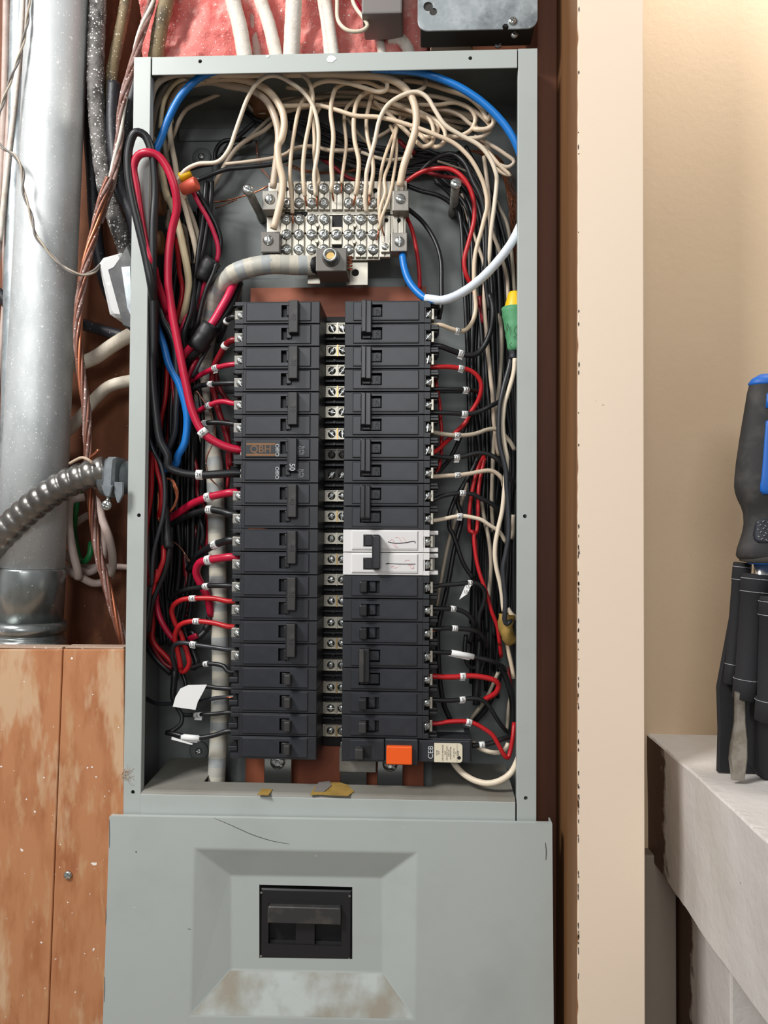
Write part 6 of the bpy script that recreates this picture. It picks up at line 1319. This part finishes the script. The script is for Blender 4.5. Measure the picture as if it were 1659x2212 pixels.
# white paint blobs on the top flange
for n_, (u_, v_, r_b, lab) in enumerate(((716, 127, .0052, 'white paint blob near the middle of the top flange'), (578, 122, .0022, 'small white paint blob on the top flange left of the big one'))):
    p = at(u_, v_, .0003); rb = random.Random(n_); mb = MB(); mb.prism([(p.x + math.cos(i / 14 * 6.283) * r_b * rb.uniform(.7, 1.15), p.z + math.sin(i / 14 * 6.283) * r_b * rb.uniform(.5, .9)) for i in range(14)], .0, .0008, 'paper_white')
    o = mb.build('paint_blob', org=Vector((p.x, 0, p.z))); tag(o, lab, 'paint spot')

# ================================================================== TOOL POUCH ON THE LEDGE
D_ = -.088; kt = px(D_)
TP = lambda u_, v_, y=D_: at(u_, v_, y)
tp = thing('tool_pouch', 'black fabric tool pouch with stitched sleeves standing on the white ledge', 'tool pouch', (TP(1640, 1700).x, D_, zl))
mb = MB(); Z_b = zl + .0005
a = TP(1578, 1500, -.075); 
mb.prism([(TP(1567, 1500).x, TP(0, 1470).z), (TP(1563, 0).x, TP(0, 1560).z), (TP(1560, 0).x, zl + .001), (TP(1660, 0).x, zl + .0005), (TP(1790, 0).x, zl + .0005), (TP(1790, 0).x, TP(0, 1250).z), (TP(1620, 0).x, TP(0, 1230).z), (TP(1605, 0).x, TP(0, 1240).z)], -.070, -.064, 'cloth_black', .001)
mb.build('backing_panel', tp)
def sleeve(u0, v0, u1, v1, r0, r1, y, nm='sleeve'):
    A_ = at(u0, v0, y); B_ = at(u1, v1, y); mb = MB(); k = px(y); ax_ = B_ - A_; L_ = ax_.length
    mb.lathe([(r0 * k * .86, .0), (r0 * k, .0006), (r0 * k * 1.05, .004), (r0 * k * 1.03, .018), (r0 * k * .98, .019), (r1 * k * .97, L_ - .022), (r1 * k * 1.05, L_ - .021), (r1 * k * 1.07, L_ - .001), (r1 * k * .9, L_)], A_, ax_, 'cloth_black', 28)
    o = mb.build(nm, tp)
    mb = MB(); e = ax_.normalized()
    for h_, rr in ((.0045, r0 * 1.06), (.0165, r0 * 1.05), (L_ - .019, r1 * 1.075)):
        c0 = A_ + e * h_; pts = []
        for i in range(41):
            an = 2 * math.pi * i / 40; e1 = Vector((0, -1, 0)); e1 = (e1 - e * e.dot(e1)).normalized(); e2 = e.cross(e1); pts.append(c0 + (e1 * math.cos(an) + e2 * math.sin(an)) * rr * k)
        mb.tube(pts, .0003, 'stitch', 5)
    mb.build('stitching', o); return o
sleeve(1604, 1215, 1578, 1478, 18, 14, -.078)
sleeve(1634, 1240, 1611, 1512, 28, 26, -.098)
sleeve(1684, 1290, 1672, 1560, 38, 36, -.118)
mb = MB(); mb.prism([(TP(1622, 0).x, TP(0, 1500).z), (TP(1622, 0).x, zl + .010), (TP(1640, 0).x, zl + .0005), (TP(1800, 0).x, zl + .0005), (TP(1800, 0).x, TP(0, 1400).z), (TP(1660, 0).x, TP(0, 1400).z)], -.092, -.0705, 'cloth_black', .002); mb.build('lower_body', tp)
# large screwdriver hanging in it
sd = thing('screwdriver', 'big screwdriver with a black and blue grip standing in the tool pouch', 'screwdriver', (TP(1662, 1300).x, -.1, TP(0, 1250).z))
yS = -.100; kS = px(yS); axu = 1663
prof = [(812, 20), (818, 33), (830, 41), (850, 46), (870, 49), (900, 54), (950, 62), (1000, 69), (1030, 72), (1050, 73), (1065, 71), (1080, 66), (1095, 59), (1110, 55), (1130, 54), (1150, 57), (1170, 63), (1185, 68), (1200, 70), (1207, 66)]
zz = lambda v_: at(axu, v_, yS).z; xx = at(axu, 1010, yS).x; ztop_ = zz(812)
mb = MB(); mb.lathe([(0.001, 0)] + [(w * kS, ztop_ - zz(v_)) for v_, w in prof] + [(50 * kS, ztop_ - zz(1211))], (xx, yS, ztop_), (0, 0, -1), 'rubber_black', 48, sx=.62, sy=1.0); gp = mb.build('grip', sd)
mb = MB(); mb.lathe([(0.001, -.0012), (20 * kS, -.0012), (35 * kS, ztop_ - zz(818)), (43 * kS, ztop_ - zz(829)), (40 * kS, ztop_ - zz(834))], (xx, yS, ztop_), (0, 0, -1), 'grip_blue', 48, sx=.64, sy=1.02); mb.build('end_cap', sd, label='blue end cap')
mb = MB(); mb.lathe([(60 * kS, ztop_ - zz(1192)), (68 * kS, ztop_ - zz(1196)), (66 * kS, ztop_ - zz(1212)), (46 * kS, ztop_ - zz(1217))], (xx, yS, ztop_), (0, 0, -1), 'rubber_grey', 48, sx=.64, sy=.95); mb.build('collar', sd)
mb = MB(); mb.lathe([(62 * kS, ztop_ - zz(1212)), (50 * kS, ztop_ - zz(1219))], (xx, yS, ztop_), (0, 0, -1), 'grip_blue', 48, sx=.6, sy=.86); mb.build('blue_collar', sd)
def wat(v_):
    for (v0, w0), (v1, w1) in zip(prof, prof[1:]):
        if v0 <= v_ <= v1: return w0 + (w1 - w0) * (v_ - v0) / (v1 - v0)
    return 60
def inlay(outline, m, nm, lift=.0008, lab=None, parent=None):
    # a patch that follows the grip's surface; fan of strips between left and right edges
    mb = MB(); rows_ = outline
    for (v_, ul, ur) in rows_:
        w = wat(v_) * kS
        for t_ in range(9):
            u_ = ul + (ur - ul) * t_ / 8; dx = (u_ - axu) * kS; s_ = max(0, 1 - (dx / (w * 1.0)) ** 2) ** .5
            mb.V.append(Vector((xx + dx, yS - w * .62 * s_ - lift, zz(v_))))
    for i in range(len(rows_) - 1):
        for t_ in range(8): a_ = i * 9 + t_; mb.face((a_, a_ + 1, a_ + 10, a_ + 9), m, True)
    mb.flat = True; o = mb.build(nm, parent or sd, label=lab)
    sd_m = o.modifiers.new('thick', 'SOLIDIFY'); sd_m.thickness = .0012; sd_m.offset = 1 if True else -1; return o
inlay([(912, 1646, 1690), (915, 1641, 1690), (925, 1640, 1690), (950, 1637, 1688), (990, 1633, 1686), (1030, 1629, 1685), (1050, 1626, 1684), (1062, 1626, 1683), (1070, 1631, 1680)], 'grip_blue', 'blue_inlay', lab='blue inlay panel')
inlay([(853, 1648, 1690), (857, 1645, 1690), (870, 1644, 1690), (886, 1642, 1690)], 'grip_blue', 'window_frame', lab='blue rectangular inlay')
inlay([(858, 1653, 1690), (872, 1653, 1690), (882, 1651, 1690)], 'pit_black', 'window', .0012)
inlay([(1122, 1632, 1680), (1126, 1624, 1682), (1140, 1620, 1684), (1155, 1617, 1684), (1166, 1618, 1684), (1172, 1624, 1680)], 'grip_pad', 'grip_pad')
mb = MB(); rh = random.Random(4)
for i in range(26):
    v_ = 1128 + (i % 6) * 7.5; u_ = 1624 + (i // 6) * 9 + (i % 2) * 4; w = wat(v_) * kS; dx = (u_ - axu) * kS; s_ = max(0, 1 - (dx / w) ** 2) ** .5; c0 = Vector((xx + dx, yS - w * .62 * s_ - .0024, zz(v_))); sg = 1 if (i + i // 6) % 2 else -1
    mb.tube([c0, c0 + Vector((.0018, 0, .0012 * sg))], .0003, 'stitch', 5)
mb.build('grip_texture', sd)
mb = MB(); mb.lathe([(.0001 + 15 * kS, 0), (15 * kS, .04)], (at(1645, 1235, yS).x, yS, zz(1210)), (0, 0, -1), 'chrome', 30); mb.build('shaft', sd)
# flat steel blade below the middle sleeve
bs = thing('flat_screwdriver_blade', 'flat steel screwdriver tip poking out below the middle sleeve of the pouch', 'screwdriver', (TP(1597, 1690).x, -.104, zl + .0005))
yv = -.106; out_ = [(1590, 1495), (1589, 1560), (1580, 1610), (1577, 1640), (1583, 1686), (1609, 1689), (1616, 1640), (1616, 1600), (1612, 1560), (1612, 1495)]
mb = MB(); mb.prism([(at(a_, b_, yv).x, max(at(a_, b_, yv).z, zl + .0002)) for a_, b_ in out_], yv, yv + .004, 'blade_steel', .0012); mb.build('blade', bs)
